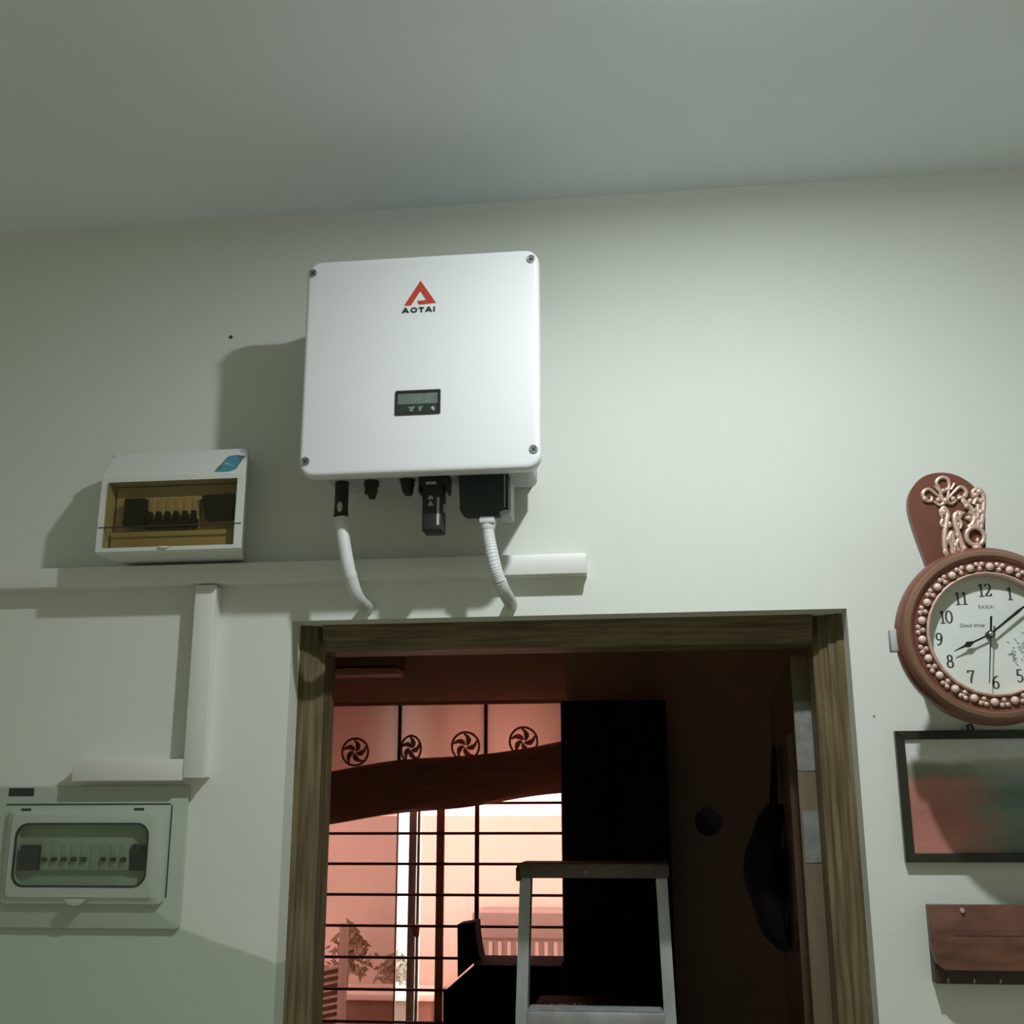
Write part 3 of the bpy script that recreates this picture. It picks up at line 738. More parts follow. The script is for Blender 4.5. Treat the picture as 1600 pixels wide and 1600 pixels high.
for s, x, z in (('12', .568, 1.962), ('1', .608, 1.955), ('11', .529, 1.949), ('10', .501, 1.918), ('9', .487, 1.881), ('8', .501, 1.844), ('7', .532, 1.818), ('6', .570, 1.808), ('5', .609, 1.818), ('4', .637, 1.845), ('3', .650, 1.884), ('2', .637, 1.925)):
    numeral(s, x, z, 0.0215)
def word(text, x, z, size, m, shear=0.0):
    cu_ = bpy.data.curves.new('dial_word', 'FONT'); cu_.body = text; cu_.size = size; cu_.shear = shear; cu_.extrude = 0.0002
    o = bpy.data.objects.new('tmp', cu_); COL.objects.link(o)
    dg = bpy.context.evaluated_depsgraph_get(); me = bpy.data.meshes.new_from_object(o.evaluated_get(dg))
    bpy.data.objects.remove(o)
    me.transform(Matrix.Translation((x, -0.0346, z)) @ Matrix.Rotation(PI / 2, 4, 'X'))
    me.materials.clear(); me.materials.append(MT[m]); me.name = 'dial_lettering'
    q = bpy.data.objects.new('dial_lettering', me); COL.objects.link(q); q.parent = dial; q.location = -world_loc(dial)
word('RAIKAI', 0.5545, 1.9310, 0.0085, 'faint_ink')
word('Good times', 0.521, 1.9005, 0.0085, 'faint_ink', 0.25)
# faint printed sprig on the dial
b = B()
for k in range(34):
    a = random.uniform(-1.2, 1.0); r = random.uniform(0.018, 0.075)
    x, z = CX + 0.02 + r * math.cos(a) * 0.8, CZ - 0.022 + r * math.sin(a) * 0.55
    q = random.uniform(0, PI); s = random.uniform(0.002, 0.0048)
    ribbon(b, [(x - s * math.cos(q), z - s * math.sin(q)), (x, z), (x + s * math.cos(q), z + s * math.sin(q))], [0.0006, 0.0022, 0.0006], -0.0345, 0.0003)
obj('dial_print', b, 'faint_ink', dial, smooth=False)
# hands
def hand(name, pts, w, y):
    b = B(); ribbon(b, [(CX + p[0], CZ + p[1]) for p in pts], w, y, 0.0008); return obj(name, b, 'hand', ck, smooth=False)
def ray(ang, r): return (r * math.sin(math.radians(ang)), r * math.cos(math.radians(ang)))
hand('hour_hand', [ray(246, -0.004), ray(246, 0.030), ray(246, 0.034), ray(246, 0.040), ray(246, 0.046), ray(246, 0.066)], [0.003, 0.003, 0.006, 0.0105, 0.004, 0.0012], -0.0425)
hand('minute_hand', [ray(52.5, -0.004), ray(52.5, 0.035), ray(52.5, 0.060), ray(52.5, 0.085)], [0.003, 0.0042, 0.0052, 0.0012], -0.0445)
hand('second_hand', [ray(187.5, -0.030), ray(187.5, -0.006), ray(187.5, 0.0), ray(187.5, 0.082)], [0.0036, 0.0034, 0.002, 0.0014], -0.0465)
b = B(); lathe_y(b, [(0.0062, -0.034), (0.0062, -0.0475), (0.0, -0.0475)], CX, CZ, 20); obj('hand_hub', b, 'hand', ck)
b = B(); ball(b, (CX, -0.0485, CZ), 0.0042, 14, 9, (1, 0.6, 1)); obj('hub_cap', b, 'steel', ck)
# ring of pearls and trefoils
b = B(); ball(b, (0, 0, 0), 0.0066, 12, 8); pearl = obj('pearl', b, 'pearl', case)
b = B()
for a in (90, 210, 330): ball(b, (0.0052 * math.cos(math.radians(a)), 0, 0.0052 * math.sin(math.radians(a))), 0.0043, 8, 6, (1, 0.8, 1))
ball(b, (0, 0.0015, 0), 0.003, 8, 6)
trefoil = obj('trefoil', b, 'rose_gold', case)
NP = 22
for k in range(NP):
    a = 2 * PI * (k + 0.25) / NP
    o = pearl if k == 0 else pearl.copy()
    if k: COL.objects.link(o); o.parent = case
    o.location = Vector((CX + 0.1125 * math.sin(a), -0.054, CZ + 0.1125 * math.cos(a))) - world_loc(case)
    a += PI / NP
    o = trefoil if k == 0 else trefoil.copy()
    if k: COL.objects.link(o); o.parent = case
    o.location = Vector((CX + 0.1145 * math.sin(a), -0.0525, CZ + 0.1145 * math.cos(a))) - world_loc(case)
    o.rotation_euler = (0, a + PI, 0)
# paddle top with gilt ornaments
neck_pts = [(.486, 1.985), (.478, 2.02), (.469, 2.055), (.4625, 2.085), (.459, 2.110), (.4615, 2.132), (.471, 2.150), (.486, 2.164), (.505, 2.171), (.526, 2.1715), (.547, 2.165), (.564, 2.153), (.577, 2.137), (.584, 2.117), (.585, 2.095), (.582, 2.065), (.58, 2.03), (.58, 1.99)]
sm = catmull([(p[0], 0, p[1]) for p in neck_pts], 4)
b = B(); prism(b, [(v.x, v.z) for v in sm], -0.028, -0.010, 'y', 0.005, 3)
prism(b, [(0.535, 1.97), (0.578, 1.97), (0.575, 2.08), (0.545, 2.08)], -0.010, 0.1630, 'y')
neck = obj('paddle_top', b, 'clock_wood', ck, angle=0.7)
Y0 = -0.031
def gilt(parts, nm):
    b = B()
    for pts, r in parts:
        c = catmull([(p[0], Y0, p[1]) for p in pts], 7)
        n_ = len(c); rr = r if isinstance(r, tuple) else (r, r, r)
        def rf(i, n_=n_, rr=rr):
            t = i / (n_ - 1)
            return rr[0] + (rr[1] - rr[0]) * t * 2 if t < 0.5 else rr[1] + (rr[2] - rr[1]) * (t - 0.5) * 2
        rr = tuple(v * 1.4 for v in rr); tube(b, c, 0, 8, rfun=rf)
    return b
fx, fz = 0.521, 2.134
parts = [
 ([(fx - .004, fz - .014), (fx - .008, fz + .006), (fx - .012, fz + .020), (fx - .004, fz + .028), (fx + .006, fz + .026), (fx + .009, fz + .016), (fx + .006, fz), (fx + .004, fz - .014)], (.0028, .0034, .0028)),
 ([(fx - .002, fz - .013), (fx - .014, fz - .002), (fx - .026, fz + .008), (fx - .036, fz + .002), (fx - .034, fz - .011), (fx - .024, fz - .013), (fx - .022, fz - .006)], (.002, .0036, .0024)),
 ([(fx + .003, fz - .012), (fx + .014, fz), (fx + .026, fz + .010), (fx + .035, fz + .004), (fx + .034, fz - .007), (fx + .025, fz - .010), (fx + .022, fz - .004)], (.002, .0036, .0024)),
 ([(fx - .016, fz + .014), (fx - .010, fz + .005)], .0022), ([(fx + .018, fz + .017), (fx + .011, fz + .006)], .0022),
 ([(fx - .020, fz - .014), (fx - .010, fz - .021), (fx, fz - .016), (fx + .010, fz - .019), (fx + .018, fz - .013)], (.002, .0036, .002)),
]
b = gilt(parts, 'f'); ball(b, (fx, Y0, fz - .014), .0062)
for dx, dz, r in ((-.034, -.009, .0048), (.033, -.006, .0046), (-.012, -.012, .0044), (.013, -.011, .0044), (-.002, .004, .0040), (.004, .006, .0038)):
    ball(b, (fx + dx, Y0 - .001, fz + dz), r, 9, 6, (1, 0.8, 1.1))
obj('gilt_fleuron', b, 'rose_gold', neck)
# scrolling leaf sprays rising from the case
parts = [
 ([(.514, 2.022), (.512, 2.040), (.514, 2.062), (.519, 2.082), (.522, 2.098), (.517, 2.108), (.511, 2.101), (.513, 2.090)], (.0042, .0048, .0024)),
 ([(.513, 2.074), (.510, 2.080), (.513, 2.088)], .003), ([(.516, 2.055), (.512, 2.048), (.516, 2.042)], .0026),
 ([(.523, 2.020), (.524, 2.038), (.520, 2.052), (.526, 2.064), (.527, 2.050), (.533, 2.034), (.538, 2.022)], (.0038, .0044, .0034)),
 ([(.544, 2.024), (.540, 2.044), (.536, 2.062), (.533, 2.082), (.534, 2.094), (.541, 2.099), (.549, 2.096)], (.0046, .0046, .0032)),
 ([(.530, 2.094), (.538, 2.088), (.543, 2.080), (.540, 2.070)], .0032), ([(.527, 2.032), (.531, 2.044), (.536, 2.052)], .0034),
 ([(.517, 2.019), (.528, 2.017), (.540, 2.020), (.546, 2.026)], .0042),
]
b = gilt(parts, 's')
for x, z, r in ((.5115, 2.030, .0052), (.5175, 2.050, .0048), (.5235, 2.078, .0044), (.5165, 2.100, .0046), (.530, 2.040, .0052), (.5345, 2.058, .0046), (.543, 2.034, .0054), (.538, 2.076, .0042), (.5425, 2.094, .0048), (.527, 2.024, .0056), (.5155, 2.072, .0042), (.5365, 2.024, .005)):
    ball(b, (x, Y0 - .001, z), r, 9, 6, (0.85, 0.8, 1.35))
obj('gilt_spray', b, 'rose_gold', neck)
parts = [
 ([(.560, 2.075), (.566, 2.090), (.562, 2.104), (.553, 2.114), (.548, 2.125), (.541, 2.123)], (.0046, .0055, .0026)),
 ([(.575, 2.070), (.579, 2.090), (.583, 2.110), (.584, 2.128), (.577, 2.139), (.568, 2.135), (.568, 2.124)], (.0040, .0048, .0028)),
 ([(.566, 2.112), (.573, 2.122), (.579, 2.116)], .004), ([(.556, 2.098), (.564, 2.095), (.572, 2.099)], .0036),
 ([(.550, 2.090), (.558, 2.086), (.566, 2.084), (.574, 2.086)], (.003, .0046, .003)), ([(.553, 2.072), (.560, 2.076), (.568, 2.074), (.574, 2.076)], (.003, .0045, .003)),
 ([(.570, 2.070), (.572, 2.094), (.574, 2.112)], .0042),
]
b = gilt(parts, 't'); ball(b, (.5545, Y0 - .002, 2.1085), .0052)
for x, z, r in ((.579, 2.134, .0062), (.5715, 2.128, .005), (.5805, 2.118, .0052), (.562, 2.118, .005), (.566, 2.100, .0056), (.578, 2.098, .0055), (.557, 2.088, .005), (.569, 2.088, .0052), (.5755, 2.080, .005), (.551, 2.118, .0046)):
    ball(b, (x, Y0 - .001, z), r, 9, 6, (1.15, 0.8, 1.0))
obj('gilt_spray', b, 'rose_gold', neck)
b = B()
rg = [(.563 + .0145 * math.cos(2 * PI * k / 28), Y0 - .003, 2.055 + .0155 * math.sin(2 * PI * k / 28)) for k in range(29)]
tube(b, rg, .0040, 10); obj('crown_ring', b, 'rose_gold', neck)
b = B(); ball(b, (.5635, Y0 - .004, 2.0345), .0075, 12, 8, (1.1, 1, .75)); ball(b, (.5655, Y0 - .004, 2.047), .0042, 10, 7, (.8, 1, 1.5)); obj('crown_knob', b, 'rose_gold', neck)

scale_about_camera(ck, 0.9246, (0.52425, -0.15080, 1.72759))

# ------------------------------------------------------------------ framed landscape
pic = thing('framed_picture', 'black-framed landscape picture with pink field hanging under the clock', 'picture', (0.61, 0, 1.523))
px0, px1, pz0, pz1 = 0.406, 0.816, 1.523, 1.732
def mitred(x0, x1, z0, z1, w, y0, y1, m, parent, name):
    o_ = [(x0, z0), (x1, z0), (x1, z1), (x0, z1)]; i_ = [(x0 + w, z0 + w), (x1 - w, z0 + w), (x1 - w, z1 - w), (x0 + w, z1 - w)]
    for k in range(4):
        j = (k + 1) % 4
        b = B(); prism(b, [o_[k], o_[j], i_[j], i_[k]], y0, y1, 'y', 0.001, 1); obj(name, b, m, parent)
mitred(px0, px1, pz0, pz1, 0.0142, -0.015, -0.001, 'picture_frame', pic, 'frame_bar')
b = B(); bx(b, px0 + 0.012, px1 - 0.012, -0.009, -0.003, pz0 + 0.012, pz1 - 0.012); obj('landscape_print', b, 'art', pic, smooth=False)
b = B(); tube(b, [(0.527, -0.006, 1.731), (0.525, -0.007, 1.740), (0.531, -0.007, 1.743), (0.535, -0.006, 1.731)], 0.0024, 8); obj('hanging_loop', b, 'picture_frame', pic)

# ------------------------------------------------------------------ wooden key rack
kr = thing('key_rack', 'red-brown wooden board with little hooks on the wall under the landscape picture', 'key rack', (0.59, 0, 1.339))
b = B(); prism(b, [(0.4265, 1.4606), (0.4265, 1.402), (0.433, 1.374), (0.443, 1.3647), (0.76, 1.3647), (0.76, 1.4606)], -0.052, -0.028, 'y', 0.0025, 2)
board = obj('front_board', b, 'plaque', kr)
b = B(); bx(b, 0.4325, 0.76, -0.030, 0.0, 1.3425, 1.456, 0.001); obj('back_board', b, 'plaque_dark', kr)  # recessed board, its shadow put into the darker colour
b = B(); bx(b, 0.461, 0.76, -0.0524, -0.0514, 1.4148, 1.4164); obj('board_groove', b, 'plaque_dark', board)
b = B(); lathe_y(b, [(0.0032, -0.051), (0.0042, -0.054), (0.003, -0.0565), (0, -0.0572)], 0.476, 1.4527, 14); obj('board_nail', b, 'rose_gold', kr)
hk = None
for k in range(8):
    if hk is None:
        b = B(); tube(b, catmull([(0.449, -0.028, 1.354), (0.449, -0.034, 1.353), (0.449, -0.037, 1.349), (0.449, -0.034, 1.3455)], 4), 0.0012, 7)
        hk = obj('key_hook', b, 'steel', kr)
    else: copy_part(hk, kr, dx=0.039 * k)

# ------------------------------------------------------------------ inner room shell
IX0, IX1, IY1 = -2.4, 1.4, 3.6
PX, PY = -0.352, 2.98                                      # pier beside the window
WX0, WX1, WXS, WZ0, WZS, WZ1 = -1.85, -0.415, -0.845, 0.45, 0.955, 2.12
b = B()
bx(b, IX0, WX0, IY1, IY1 + 0.12, 0, CEIL); bx(b, WX0, WX1, IY1, IY1 + 0.12, WZ1, CEIL)
bx(b, WX1, IX1, IY1, IY1 + 0.12, 0, CEIL); bx(b, WX0, WXS, IY1, IY1 + 0.12, 0, WZ0); bx(b, WXS, WX1, IY1, IY1 + 0.12, 0, WZS - 0.018)
struct(obj('wall_far', b, 'inner_wall', smooth=False))
struct(box_obj('wall_pier', 'inner_wall', (PX, IX1, PY, IY1, 0, CEIL)))
struct(box_obj('wall_inner_left', 'inner_wall', (IX0 - 0.12, IX0, WT, IY1 + 0.12, 0, CEIL)))
struct(box_obj('wall_inner_right', 'inner_wall', (IX1, IX1 + 0.12, WT, IY1 + 0.12, 0, CEIL)))
struct(box_obj('wall_inner_front', 'inner_wall', (IX0, XL - 0.15, WT - 0.02, WT, 0, CEIL)))
struct(box_obj('floor_inner', 'inner_floor', (IX0 - 0.12, IX1 + 0.12, WT, IY1 + 0.12, -0.1, 0)))
struct(box_obj('ceiling_inner', 'inner_ceiling', (IX0 - 0.12, IX1 + 0.12, WT, IY1 + 0.12, CEIL, CEIL + 0.12)))

# window with grill and tinted panes
win = bpy.data.objects.new('window_1', None); COL.objects.link(win); win.location = (-1.1, IY1, WZ0); struct(win)
box_obj('sill', 'sill', (WXS, WX1, IY1 - 0.012, IY1 + 0.036, WZS - 0.018, WZS), win)
def pane(x0, x1, z0, z1, m, y=IY1 + 0.03):
    b = B(); bx(b, x0, x1, y, y + 0.004, z0, z1); return obj('glass_pane', b, m, win, smooth=False)
pane(WX0, -1.222, WZ0, WZ1, 'pane_left')
pane(-1.108, -0.985, WZ0, WZ1, 'pane_right'); pane(-0.985, WXS, WZ0, WZ1, 'pane_right'); pane(WXS, WX1, WZS, WZ1, 'pane_right')
box_obj('pane_stile', 'alu_frame', (-1.168, -1.132, IY1 + 0.022, IY1 + 0.05, WZ0, WZ1), win, 0.004)
box_obj('pane_stile', 'alu_frame', (-1.128, -1.114, IY1 + 0.028, IY1 + 0.045, WZ0, WZ1), win, 0.002)
box_obj('stile_edge', 'upright', (-1.228, -1.221, IY1 + 0.024, IY1 + 0.04, WZ0, WZ1), win)
b = B(); prism(b, [(-1.142, 1.075), (-1.118, 1.10), (-1.106, 1.085), (-1.108, 1.05), (-1.112, 1.035), (-1.132, 1.05)], IY1 + 0.0, IY1 + 0.02, 'y'); obj('window_latch', b, 'upright', win)
for k in range(9):
    z = 1.652 - 0.1392 * k
    x1 = WX1 if z > WZS else WXS
    b = B(); tube(b, [(WX0, IY1 - 0.04, z), (x1, IY1 - 0.04, z)], 0.0068, 8); obj('grill_bar', b, 'grill', win)
box_obj('grill_upright', 'upright', (-1.022, -0.985, IY1 - 0.035, IY1 - 0.015, WZ0, WZ1), win)
box_obj('grill_upright', 'grill', (-0.838, -0.818, IY1 - 0.035, IY1 - 0.015, WZ0, WZ1), win)
box_obj('window_edge', 'upright', (WX1 - 0.012, WX1, IY1 + 0.0, IY1 + 0.06, WZS, WZ1), win)

# roman blind pulled up unevenly
bl = thing('roman_blind', 'pink backlit window blind with round motifs, pulled up unevenly over the grill', 'blind', (-0.97, 3.5, 1.6))
def cloth(name, top, bot, x0, x1, m, parent, y=3.50, wav=0.006, nx=40, nz=6):
    b = B(); g = []
    for i in range(nx + 1):
        x = x0 + (x1 - x0) * i / nx; col_ = []
        for j in range(nz + 1):
            z = bot(x) + (top(x) - bot(x)) * j / nz
            col_.append(b.verts.new((x, y + wav * math.sin(x * 17) * (1 - 0.5 * j / nz), z)))
        g.append(col_)
    for i in range(nx):
        for j in range(nz): b.faces.new((g[i][j], g[i + 1][j], g[i + 1][j + 1], g[i][j + 1]))
    o = obj(name, b, m, parent); return o
zb = lambda x: 1.785 + (x + 1.51) * 0.115 + 0.012 * math.sin((x + 1.5) * 6)
for k, (a, c) in enumerate(((-1.86, -1.203), (-1.190, -0.782), (-0.770, -0.40))):
    cloth('blind_panel', lambda x: 2.115, zb, a, c, 'blind', bl, nx=24)
for x in (-1.1965, -0.776):
    b = B(); bx(b, x - 0.008, x + 0.008, 3.488, 3.515, zb(x) - 0.02, 2.115, 0.002); obj('blind_tape', b, 'grill', bl)
b = B(); bx(b, -1.86, -0.39, 3.47, 3.525, 2.112, 2.128, 0.004); obj('blind_headrail', b, 'upright', bl)
def medallion(cx, cz, r, sx=1.0):
    b = B(); y = 3.485
    c = [(cx + sx * r * math.cos(2 * PI * k / 26), cz + r * math.sin(2 * PI * k / 26)) for k in range(27)]
    ribbon(b, c, 0.011, y)
    for k in range(5):
        a = 2 * PI * k / 5 + 0.4
        pts = [(cx + sx * r * t * math.cos(a + 1.4 * t), cz + r * t * math.sin(a + 1.4 * t)) for t in (0.1, 0.3, 0.5, 0.7, 0.92)]
        ribbon(b, pts, [0.008, 0.02, 0.026, 0.016, 0.008], y)
    return obj('round_motif', b, 'blind_mark', bl, smooth=False)
medallion(-1.412, 1.893, 0.064); medallion(-1.138, 1.905, 0.062, 0.78); medallion(-0.873, 1.915, 0.066); medallion(-0.594, 1.935, 0.066)
# thick rolled hem, rising to the right
b = B(); rows = []
for i in range(41):
    x = -1.86 + 1.47 * i / 40
    zt = zb(x) + 0.02; zl = 1.560 + (x + 1.51) * 0.118 + 0.006 * math.sin(x * 9)
    c = (zt + zl) / 2; h = (zt - zl) / 2
    rows.append([b.verts.new((x, 3.470 + 0.055 * math.cos(a) + 0.006 * math.sin(5 * a + x * 14), c + h * math.sin(a))) for a in [2 * PI * k / 18 for k in range(18)]])
for a_, c_ in zip(rows, rows[1:]):
    for k in range(18): b.faces.new((a_[k], a_[(k + 1) % 18], c_[(k + 1) % 18], c_[k]))
b.faces.new(rows[0]); b.faces.new(rows[-1])
obj('rolled_hem', b, 'blind_roll', bl)

# dim box high on the far wall and a pale batten beside it
t = thing('wall_unit', 'dim boxy unit high on the far wall left of the pale batten', 'wall unit', (-1.42, 3.6, 2.26))
box_obj('unit_body', 'clock_brown', (-1.90, -1.195, 3.42, 3.6, 2.30, 2.56), t, 0.012)
box_obj('unit_lip', 'sill', (-1.90, -1.20, 3.44, 3.6, 2.258, 2.293), t, 0.008)
tb = thing('tube_light', 'long pale unlit batten light high on the far wall above the blind', 'light', (-0.80, 3.6, 2.40))
box_obj('batten', 'sill', (-1.21, -0.405, 3.575, 3.6, 2.395, 2.43), tb, 0.004)
b = B(); tube(b, [(-1.19, 3.56, 2.4), (-0.425, 3.56, 2.4)], 0.011, 12); obj('glass_tube', b, 'paper', tb)
for x in (-1.195, -0.42): box_obj('tube_cap', 'grey_case', (x - 0.01, x + 0.01, 3.548, 3.577, 2.386, 2.416), tb, 0.002)

# tall black wardrobe
wd = thing('wardrobe', 'tall black wardrobe beside the window, behind the stepladder', 'wardrobe', (-0.14, 2.7, 0))
box_obj('carcass', 'cabinet', (-0.342, 0.068, 2.52, 2.97, 0.06, 2.03), wd, 0.003)
box_obj('plinth', 'cabinet', (-0.330, 0.056, 2.55, 2.96, 0.0, 0.06), wd)
for x0, x1, hx in ((-0.339, -0.139, -0.15), (-0.135, 0.065, -0.124)):
    d = box_obj('wardrobe_door', 'cabinet', (x0, x1, 2.502, 2.52, 0.07, 2.02), wd, 0.002)
    b = B(); tube(b, [(hx, 2.495, 0.98), (hx, 2.488, 1.0), (hx, 2.488, 1.08), (hx, 2.495, 1.10)], 0.004, 8); obj('door_handle', b, 'dark_thing', d)
# low chest in front
ch = thing('low_chest', 'low dark olive chest standing behind the stepladder', 'chest', (-0.18, 2.1, 0))
box_obj('chest_body', 'dark_thing', (-0.40, 0.04, 1.93, 2.36, 0.04, 0.925), ch, 0.004)
box_obj('chest_top', 'chest', (-0.42, 0.06, 1.90, 2.38, 0.925, 0.972), ch, 0.006)
for z0 in (0.10, 0.37, 0.64):
    d = box_obj('drawer', 'dark_thing', (-0.385, 0.025, 1.915, 1.93, z0, z0 + 0.24), ch, 0.003)
    b = B(); ball(b, (-0.18, 1.905, z0 + 0.12), 0.014); obj('knob', b, 'grill', d)
for x in (-0.38, 0.02):
    for y in (1.96, 2.33): box_obj('foot', 'dark_thing', (x - 0.02, x + 0.02, y - 0.02, y + 0.02, 0, 0.04), ch)
def crumple(x0, x1, y, z, lab):
    b = B(); g = []
    n_ = 9
    for i in range(n_ + 1):
        g.append([b.verts.new((x0 + (x1 - x0) * i / n_, y + 0.03 * j, z + 0.003 + (0.012 + 0.012 * random.random()) * (j in (1, 2)) + random.uniform(0, 0.006))) for j in range(4)])
    for i in range(n_):
        for j in range(3): b.faces.new((g[i][j], g[i + 1][j], g[i + 1][j + 1], g[i][j + 1]))
    o = obj('crumpled_paper', b, 'paper', smooth=False)
    md = o.modifiers.new('thickness', 'SOLIDIFY'); md.thickness = 0.0015
    tag(o, lab, 'paper')
crumple(-0.385, -0.29, 1.96, 0.972, 'larger crumpled pale paper lying on the low dark chest, left piece')
crumple(-0.275, -0.235, 1.97, 0.972, 'smaller crumpled pale scrap on the low dark chest, right of the larger paper')

# dark furniture silhouettes by the window
sc_ = thing('side_cabinet', 'dark side cabinet with a sloping left corner under the window', 'cabinet', (-0.65, 3.2, 0))
b = B(); prism(b, [(-0.895, 0.0), (-0.895, 0.878), (-0.765, 0.985), (-0.40, 0.985), (-0.40, 0.0)], 3.08, 3.44, 'y', 0.003, 1); obj('cabinet_body', b, 'dark_thing', sc_)
b = B(); bx(b, -0.88, -0.41, 3.07, 3.08, 0.06, 0.82, 0.003); obj('cabinet_door', b, 'dark_thing', sc_)
sp = thing('speaker_box', 'small dark upright box standing on the side cabinet in front of the window', 'box', (-0.80, 3.2, 0.92))
b = B(); prism(b, [(-0.850, 0.924), (-0.853, 1.138), (-0.775, 1.150), (-0.774, 1.09), (-0.752, 0.995), (-0.775, 0.990)], 3.17, 3.33, 'y', 0.003, 1); obj('box_body', b, 'dark_thing', sp)
b = B(); lathe_y(b, [(0.028, 3.17), (0.028, 3.164), (0.0, 3.166)], -0.812, 1.05, 20); obj('round_grille', b, 'cabinet', sp)

# round plate on the pier and black bag on the door leaf
b = B(); lathe_y(b, [(0.0, PY - 0.002), (0.045, PY - 0.002), (0.055, PY - 0.016), (0.035, PY - 0.012), (0.0, PY - 0.012)], 0.232, 1.566, 28)
tag(obj('wall_plate', b, 'ornament'), 'round dark plate on the dim red-brown wall right of the wardrobe', 'plate')
bg_ = thing('hanging_bag', 'black cloth bag hanging on the open door leaf', 'bag', (0.27, 0.62, 1.3))
b = B(); g = []
for i in range(13):
    t_ = i / 12; z = 1.62 - 0.30 * t_
    wv = 0.055 + 0.055 * math.sin(PI * min(1, t_ * 1.25) * 0.75)
    dp = 0.012 + 0.030 * math.sin(PI * t_) ** 0.7
    g.append([b.verts.new((0.283 - dp - dp * math.cos(2 * PI * k / 16) + 0.004 * math.sin(5 * k + i), 0.66 + wv * math.sin(2 * PI * k / 16), z)) for k in range(16)])
for a_, c_ in zip(g, g[1:]):
    for k in range(16): b.faces.new((a_[k], a_[(k + 1) % 16], c_[(k + 1) % 16], c_[k]))
b.faces.new(g[0]); b.faces.new(g[-1]); obj('bag_body', b, 'bag', bg_)
b = B(); tube(b, catmull([(0.268, 0.62, 1.60), (0.276, 0.65, 1.70), (0.278, 0.67, 1.745), (0.276, 0.69, 1.70), (0.268, 0.71, 1.60)], 6), 0.005, 8); obj('bag_strap', b, 'bag', bg_)

# ------------------------------------------------------------------ stepladder
ld = thing('stepladder', 'grey aluminium stepladder standing just beyond the doorway', 'ladder', (-0.144, 0.85, 0))
def leg(xt, xb, yt, yb, w, d, zt=1.458, m='alu', nm='front_rail'):
    b = B()
    V = []
    for x, y, z in ((xb, yb, -0.044), (xt, yt, zt)):
        V.append([b.verts.new(p) for p in ((x - w / 2, y, z), (x + w / 2, y, z), (x + w / 2, y + d, z), (x - w / 2, y + d, z))])
    b.faces.new(V[0]); b.faces.new(V[1])
    for k in range(4): b.faces.new((V[0][k], V[0][(k + 1) % 4], V[1][(k + 1) % 4], V[1][k]))
    return obj(nm, b, m, ld, smooth=False)
YT, YBm = 0.765, 0.63
leg(-0.297, -0.336, YT, YBm, 0.026, 0.045); leg(0.0175, 0.060, YT, YBm, 0.026, 0.045)
leg(-0.309, -0.392, 0.86, 1.28, 0.022, 0.03, nm='rear_rail'); leg(0.020, 0.074, 0.86, 1.28, 0.022, 0.03, nm='rear_rail')
b = B(); bx(b, -0.315, 0.036, 0.745, 0.90, 1.457, 1.490, 0.006); obj('top_cap', b, 'alu_dark', ld)
b = B(); bx(b, -0.317, -0.306, 0.742, 0.90, 1.450, 1.482, 0.004); obj('cap_end', b, 'grill', ld)
for k, z in enumerate((1.175, 0.89, 0.60, 0.31)):
    f = 1 - z / 1.458; xl = -0.297 - 0.039 * f; xr = 0.0175 + 0.0425 * f; y = YT + (YBm - YT) * f
    b = B(); bx(b, xl + 0.012, xr - 0.012, y - 0.006, y + 0.085, z - 0.028, z, 0.002)
    tr = obj('step', b, 'alu', ld)
    b = B()
    for q in range(3): bx(b, xl + 0.014, xr - 0.014, y + 0.01 + 0.024 * q, y + 0.016 + 0.024 * q, z, z + 0.002)
    obj('tread_ribs', b, 'alu', tr)
for z in (1.12, 0.5):
    f = 1 - z / 1.458; y = 0.86 + 0.42 * f
    b = B(); bx(b, -0.309 - 0.083 * f, 0.020 + 0.054 * f, y + 0.004, y + 0.026, z - 0.02, z + 0.02, 0.002); obj('rear_brace', b, 'alu_dark', ld)
for x, y in ((-0.336, YBm), (0.060, YBm), (-0.392, 1.28), (0.074, 1.28)):
    box_obj('rubber_foot', 'black_plastic', (x - 0.017, x + 0.017, y - 0.004, y + 0.05, -0.0444, -0.014), ld, 0.003)
b = B()
tube(b, [(-0.02, 0.752, 1.458), (-0.02, 0.748, 1.470)], 0.004, 8); tube(b, [(-0.155, 0.746, 1.47), (-0.155, 0.742, 1.47)], 0.005, 8)
obj('cap_rivet', b, 'hinge', ld)

scale_about_camera(ld, 0.973, (-0.1401, 0.773, 0.0432))

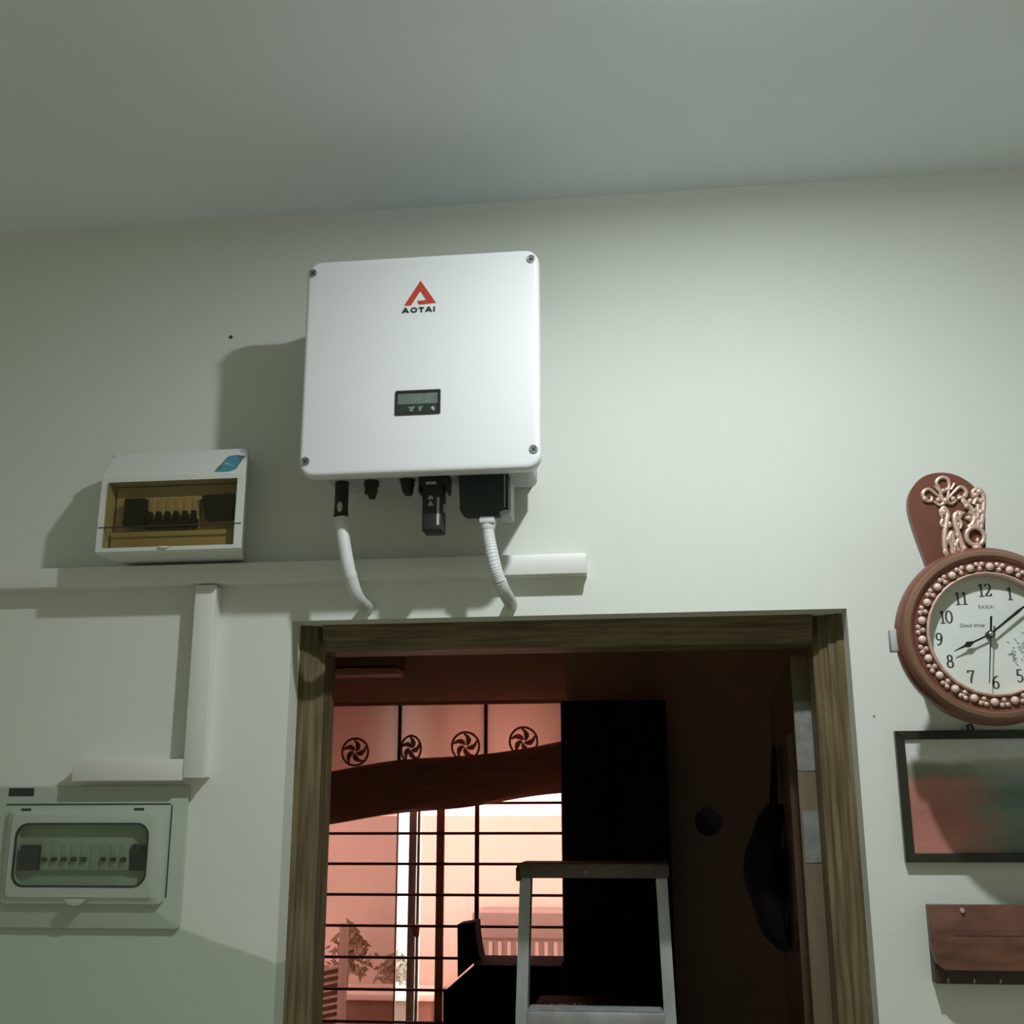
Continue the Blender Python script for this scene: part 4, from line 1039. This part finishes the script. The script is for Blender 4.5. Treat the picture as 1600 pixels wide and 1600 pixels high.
# ------------------------------------------------------------------ outside
struct(box_obj('floor_outside', 'out_ground', (-8, 5, IY1 + 0.12, 9, -0.12, -0.02)))
struct(box_obj('wall_outside', 'out_wall', (-8, 5, 6.5, 6.7, -0.02, 1.59)))
struct(box_obj('trim_unseen_awning', 'out_wall', (-2.3, 0.2, IY1 + 0.12, IY1 + 0.72, 2.16, 2.25)))  # unseen awning slab, added to darken the top of the blind
pl = thing('low_planter', 'low brown planter ledge outside at the foot of the pale wall', 'planter', (-2.2, 6.2, -0.02))
box_obj('planter_box', 'out_dark', (-4.2, -1.50, 6.05, 6.49, -0.02, 0.40), pl, 0.01)
box_obj('planter_coping', 'out_wall', (-4.25, -1.48, 6.02, 6.49, 0.40, 0.44), pl, 0.006)
def shrub(cx, cy, z0, h, w, n, lab, seed):
    random.seed(seed)
    s_ = thing('shrub', lab, 'shrub', (cx, cy, z0), 'shrubs in the planter outside')
    b = B()
    for k in range(5):
        a = random.uniform(-0.5, 0.5); tube(b, [(cx, cy, z0), (cx + a * w * 0.4, cy, z0 + h * 0.5), (cx + a * w, cy + 0.02 * k, z0 + h * 0.9)], 0.006, 5)
    obj('stems', b, 'leaf', s_)
    b = B()
    for k in range(n):
        x = cx + random.gauss(0, w * 0.38); z = z0 + h * (0.25 + 0.75 * random.random()) * (1 - 0.5 * min(1, abs(x - cx) / w)); y = cy + random.uniform(-0.1, 0.1)
        a = random.uniform(0, PI); q = random.uniform(-0.8, 0.8); l = random.uniform(0.025, 0.05)
        d1 = Vector((math.cos(a), q, math.sin(a))).normalized() * l; d2 = Vector((-math.sin(a), 0.4, math.cos(a))).normalized() * l * 0.35
        c = Vector((x, y, z)); v = [b.verts.new(p) for p in (c - d1, c + d2, c + d1, c - d2)]; b.faces.new(v)
    f = obj('foliage', b, 'leaf', s_, smooth=False); f['kind'] = 'stuff'
shrub(-2.12, 6.22, 0.44, 0.46, 0.19, 200, 'dark leafy shrub in the outside planter, left one', 3)
shrub(-1.80, 6.25, 0.44, 0.24, 0.13, 110, 'smaller dark leafy shrub in the outside planter, right one', 5)
lv = thing('louver_panel', 'tall louvered panel with slanted slats outside at the window left edge', 'louver panel', (-2.1, 5.5, -0.02))
box_obj('panel_back', 'out_dark', (-2.30, -1.985, 5.53, 5.55, -0.02, 0.66), lv)
box_obj('panel_post', 'louver', (-1.990, -1.945, 5.48, 5.54, -0.02, 0.93), lv, 0.003)
sl = None
for k in range(14):
    if sl is None:
        b = B(); prism(b, [(-2.30, 0.60), (-1.992, 0.665), (-1.992, 0.680), (-2.30, 0.615)], 5.49, 5.53, 'y'); sl = obj('slat', b, 'louver', lv, smooth=False)
    else: copy_part(sl, lv, dz=-0.042 * k)
cl = thing('air_cooler', 'pale grey ribbed boxy unit outside the right-hand window panes', 'cooler', (-0.93, 6.2, -0.02))
box_obj('cooler_body', 'cooler', (-1.21, -0.60, 6.02, 6.45, 0.02, 0.96), cl, 0.012)
box_obj('cooler_top', 'cooler', (-1.22, -0.59, 6.0, 6.46, 0.80, 0.965), cl, 0.01)
rb = None
for k in range(9):
    if rb is None: rb = box_obj('rib', 'louver', (-1.17, -1.145, 6.005, 6.02, 0.30, 0.78), cl, 0.004)
    else: copy_part(rb, cl, dx=0.062 * k)
for x in (-1.15, -0.66): box_obj('cooler_foot', 'cooler', (x - 0.03, x + 0.03, 6.1, 6.4, -0.02, 0.02), cl)
